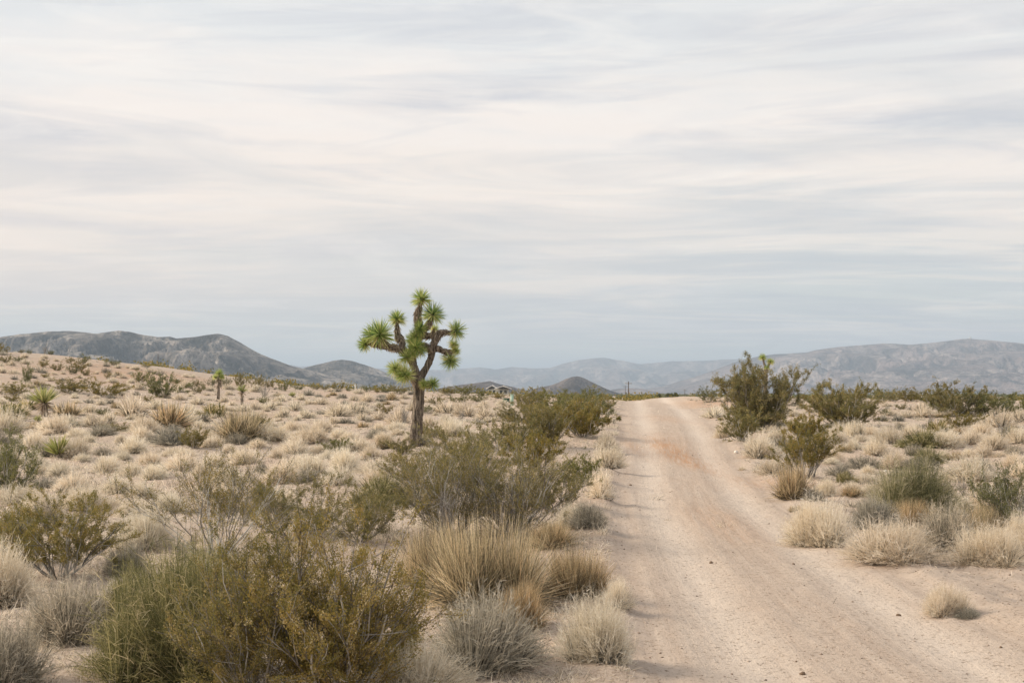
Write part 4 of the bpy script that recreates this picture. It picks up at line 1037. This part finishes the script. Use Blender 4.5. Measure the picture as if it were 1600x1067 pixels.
# fill: the rest of the small tufts seen scattered over the fields
r5 = random.Random(11)
quota = {'T': 165, 'D': 60, 'G': 22, 'C': 12}
tries = 0
def clear(px, py, w, h, slack=.62):
    for (a, b_, ww, hh, *_) in PLANTS:
        if abs(px-a) < (w+ww)/2*slack and abs((py-h/2)-b_) < (h+hh)/2*slack: return False
    return True
while sum(quota.values()) > 0 and tries < 30000:
    tries += 1
    left = r5.random() < .66
    px = r5.uniform(-20, 850) if left else r5.uniform(1120, 1620)
    py = 604+(r5.random()**1.35)*(230 if left else 220)
    if left:
        lo = np.interp(px, sky_px, sky_py)+4
        if py < lo or (px > 560 and py > 760): continue
        if px < 400 and r5.random() < .22: py = lo+r5.random()*45
    else:
        if py > 830 and px < 1500: continue
        if py < np.interp(px, sky_px, sky_py)+5: continue
    p = at(px, py)
    u = (p[0]-road_c(p[1]))/(road_w(p[1])/2)
    if abs(u) < 1.45: continue
    kind = r5.choice([k for k in quota for _ in range(max(quota[k], 0))] or ['T'])
    wm = r5.uniform(.32, 1.0) if kind != 'C' else r5.uniform(.7, 1.6)
    w = max(8, wm*F/p[1]); h = w*r5.uniform(.38, .6)
    if kind == 'C' and py > 720: continue
    if not clear(px, py, w, h, .62): continue
    quota[kind] -= 1
    if kind == 'C': creo(px, py, w, h)
    else: put(kind, px, py, w, h)

# ------------------------------------------------------------------ stones and clods one can point to
def rock(px, py, wpx, hpx, mat, label, cat='stone', name='stone', group=None):
    p = at(px, py); s1 = p[1]/F; r = np.random.default_rng(int(px*7+py))
    nu, nv = 10, 7
    u = np.linspace(0, 2*math.pi, nu, endpoint=False); v = np.linspace(.12, math.pi-.12, nv)
    U, Vv = np.meshgrid(u, v)
    d = np.stack([np.sin(Vv)*np.cos(U), np.sin(Vv)*np.sin(U), np.cos(Vv)], -1)
    f = 1+.25*vnoise(d[..., 0]*1.6+px, d[..., 1]*1.6+d[..., 2]*2, 3)+.1*vnoise(d[..., 0]*5, d[..., 1]*5+d[..., 2]*4, 5)
    P = d*f[..., None]*np.array([wpx*s1/2*.78, wpx*s1/2*.6, hpx*s1*.45]); P[..., 2] += hpx*s1*.12
    V = np.vstack([P.reshape(-1, 3), P[0].mean(0), P[-1].mean(0)]); nb = nu*nv
    j = np.arange(nu); j2 = (j+1) % nu
    q = np.concatenate([np.stack([i*nu+j, (i+1)*nu+j, (i+1)*nu+j2, i*nu+j2], 1) for i in range(nv-1)])
    tr = np.concatenate([np.stack([np.full(nu, nb), j, j2], 1), np.stack([np.full(nu, nb+1), (nv-1)*nu+j2, (nv-1)*nu+j], 1)])
    o = link(name, make_mesh(name, V, q, tr, None, mat, False)); o.location = p; o.rotation_euler = (0, 0, r.uniform(0, 6.28))
    tag(o, label, cat, group)
rock(1111, 880, 8, 6, M['dirt'], 'dark clod in the middle of the road')
rock(1228, 846, 11, 7, M['dirt'], 'dark clod at the right road edge below the rounded golden clump')
rock(1404, 962, 10, 6, M['dirt'], 'small dark stone left of the isolated yellowish tuft')
rock(1254, 1054, 12, 7, M['dirt'], 'reddish brown clod near the bottom edge of the road')
rock(1240, 882, 7, 4, M['dirt'], 'small dark pebble below the clod at the right road edge')
rock(1244, 1034, 6, 4, M['dirt'], 'tiny pebble just above the reddish brown clod')
rock(1564, 1012, 8, 5, M['dirt'], 'dark pebble on the sand in the bottom right')
rock(1384, 737, 12, 5, M['pale_stone'], 'flat white stone beside a low grey tuft in the right field')
rock(1253, 781, 8, 5, M['pale_stone'], 'white stone at the foot of the rounded golden clump')
rock(1291, 783, 9, 5, M['pale_stone'], 'pale stone right of the rounded golden clump')
rock(1150, 708, 10, 7, M['pale_stone'], 'pale stone on the right road bank left of the pale dome')
rock(1180, 738, 8, 4, M['dirt'], 'dark stone beside the right road edge under the pale dome')
rock(985, 758, 7, 3, M['dirt'], 'dark pebble on the left wheel track')

# ------------------------------------------------------------------ uncountable litter and gravel
def scatter(n, ylo, yhi, r, side_road=.02, pw=1.0):
    Y = ylo*(yhi/ylo)**(r.uniform(0, 1, n)**pw); X = r.uniform(-1150, 1000, n)/F*Y*1.08
    u = np.abs((X-road_c(Y))/(road_w(Y)/2)); keep = (u > 1.08) | (r.uniform(0, 1, n) < side_road)
    X, Y = X[keep], Y[keep]; 
    return X, Y, hfull(X, Y)
def litter():
    r = np.random.default_rng(91); G = Geo()
    X, Y, Z = scatter(170000, 7, 90, r, .012)
    patch = fbm(X/1.3, Y/1.6, 3, 77)+r.uniform(-.5, .5, len(X))
    open_r = (X > 3.4) & (X < 7) & (Y < 14)
    k = (patch > .05) & ~(open_r & (r.uniform(0, 1, len(X)) < .8)); X, Y, Z = X[k], Y[k], Z[k]
    n = len(X); P = np.stack([X, Y, Z+.002], 1)
    d = r.normal(size=(n, 3)); d[:, 2] = np.abs(d[:, 2])*r.choice([.15, .5, 1.3], n); d = unit(d)
    T = P+d*(r.uniform(.02, .085, n)*(1+Y/70))[:, None]
    V, q = blades(P, T, .0022+Y*.00022, .05, .4, r)
    G.add(V, q, np.repeat(np.where(r.uniform(0, 1, n) < .3, r.uniform(.1, .3, n), r.uniform(.35, 1, n)), 6))
    o = link('dry_litter', G.mesh('dry_litter', M['straw'])); tag(o, 'dry straw and twig litter strewn over the sand', 'litter', None, 'stuff')
litter()
def sprigs(name, n, ylo, yhi, hlo, hhi, nb, bw, label, seed, thr, mat='straw'):
    r = np.random.default_rng(seed); G = Geo()
    X, Y, Z = scatter(n, ylo, yhi, r, .004, .8)
    k = (fbm(X/1.9, Y/2.4, 3, 79)+r.uniform(-.6, .6, len(X)) > thr) & ~((X > 3.2) & (X < 7) & (Y < 14.5)); X, Y, Z = X[k], Y[k], Z[k]
    n = len(X); h = r.uniform(hlo, hhi, n); i = np.repeat(np.arange(n), nb); m = len(i)
    P = np.stack([X[i], Y[i], Z[i]-.005], 1); P[:, :2] += r.normal(0, 1, (m, 2))*h[i, None]*.35
    d = r.normal(size=(m, 3)); d[:, 2] = np.abs(d[:, 2])+.25; d = unit(d)
    T = P+d*(h[i]*r.uniform(.4, 1.1, m))[:, None]
    V, q = blades(P, T, bw*(.5+Y[i]/25), .08, .3, r); tone = r.uniform(-.2, .1, n)
    G.add(V, q, np.repeat(np.clip(r.uniform(.15, 1, m)+tone[i], 0, 1), 6))
    o = link(name, G.mesh(name, M[mat])); tag(o, label, 'dry grass', None, 'stuff')
sprigs('dry_grass', 11000, 8, 60, .05, .17, 26, .0035, 'short dry grass sprouting between the larger tufts', 95, .05)
sprigs('far_dry_grass', 6500, 38, 125, .06, .20, 44, .0032, 'continuous cover of small pale tufts on the far flats and the hill', 96, .0)
sprigs('dark_sprigs', 3600, 14, 125, .06, .2, 26, .004, 'small dark grey green sprigs scattered among the tufts', 98, .1, 'grey')
def gravel():
    r = np.random.default_rng(92); X, Y, Z = scatter(42000, 7, 60, r, .5)
    e = np.abs((X-road_c(Y))/(road_w(Y)/2)); w = np.exp(-((e-1.25)/.35)**2)+.35; k = r.uniform(0, 1, len(X)) < w; X, Y, Z = X[k], Y[k], Z[k]
    n = len(X); s = (.002+.007*r.uniform(0, 1, n)**4)*(1+Y/28)
    o6 = np.array([[1, 0, 0], [0, 1, 0], [-1, 0, 0], [0, -1, 0], [0, 0, 1], [0, 0, -1]], float)
    V = np.stack([X, Y, Z], 1)[:, None]+o6[None]*s[:, None, None]*r.uniform(.6, 1.3, (n, 6, 1))*np.array([1.3, 1, .7])
    f = np.array([[0, 1, 4], [1, 2, 4], [2, 3, 4], [3, 0, 4], [1, 0, 5], [2, 1, 5], [3, 2, 5], [0, 3, 5]])
    T = ((np.arange(n)*6)[:, None, None]+f[None]).reshape(-1, 3)
    me = make_mesh('gravel', V.reshape(-1, 3), None, T, np.repeat(r.uniform(0, 1, n), 6), M['gravel'])
    tag(link('gravel', me), 'small stones and crumbs of gravel scattered over the sand', 'gravel', None, 'stuff')
M['gravel'] = leaf_mat('gravel_bits', [(0, (.10, .07, .05)), (.5, (.30, .22, .16)), (1, (.58, .48, .39))], 0, .1, .95)
gravel()

# ------------------------------------------------------------------ labels for the many small plants
ORD = ['nearest', 'second nearest', 'third nearest', 'fourth nearest', 'fifth nearest', 'sixth nearest', 'seventh nearest', 'eighth nearest', 'ninth nearest', 'tenth nearest',
       'eleventh nearest', 'twelfth nearest', 'thirteenth nearest', 'fourteenth nearest', 'fifteenth nearest', 'sixteenth nearest', 'seventeenth nearest', 'eighteenth nearest', 'nineteenth nearest', 'twentieth nearest', 'twenty-first nearest', 'twenty-second nearest', 'twenty-third nearest', 'twenty-fourth nearest', 'twenty-fifth nearest', 'twenty-sixth nearest']
KN = {'T': 'pale dry tuft', 'D': 'grey twiggy tuft', 'G': 'golden grass tuft', 'N': 'green bush', 'C': 'creosote bush', 'W': 'bare twig shrub'}
cells = {}
for (px, py, w, h, o, auto, kind, Y) in PLANTS:
    if not auto: continue
    best = min(MARKS, key=lambda m: (m[0]-px)**2+((m[1]-py)*2.2)**2)
    ddx, ddy = px-best[0], (py-best[1])*2.2
    side = ('right of' if ddx > 0 else 'left of') if abs(ddx) > abs(ddy) else ('below' if ddy > 0 else 'above')
    cells.setdefault((kind, best[2], side), []).append((math.hypot(ddx, ddy), w*Y/F, o))
for (kind, mk, side), lst in cells.items():
    lst.sort(key=lambda a: a[0])
    for i, (d, wm, o) in enumerate(lst):
        size = 'small ' if wm < .55 else ('broad ' if wm > .95 else '')
        if len(lst) == 1: o['label'] = f'{size}{KN[kind]} standing {side} {mk}'
        elif i < len(ORD): o['label'] = f'{size}{KN[kind]}, {ORD[i]} one {side} {mk}'
        else: o['label'] = f'{KN[kind]} farther {side} {mk} than the twenty-six nearest'; o['group'] = f'{KN[kind]} far {side} {mk}'
for (px, py, w, h, o, auto, kind, Y) in PLANTS:
    if '_k' in o: del o['_k']

# ------------------------------------------------------------------ haze
G = Geo(); boxes(G, (-17000, -300, -60), (17000, 24500, 470))
hz = bpy.data.materials.new('haze_air'); hz.use_nodes = True; hn = hz.node_tree.nodes; hl = hz.node_tree.links; hn.clear()
ho = nd(hn, 'ShaderNodeOutputMaterial'); pv = nd(hn, 'ShaderNodeVolumePrincipled')
pv.inputs['Color'].default_value = (.68, .83, 1.0, 1); pv.inputs['Density'].default_value = 1.0e-4; pv.inputs['Anisotropy'].default_value = .1
hl.new(pv.outputs[0], ho.inputs['Volume'])
haze = link('haze', G.mesh('haze', hz)); tag(haze, 'thin blue desert haze in front of the mountains', 'haze', None, 'stuff')
print('JY', JY, 'plants', len(PLANTS), 'tries', tries, 'left', quota)
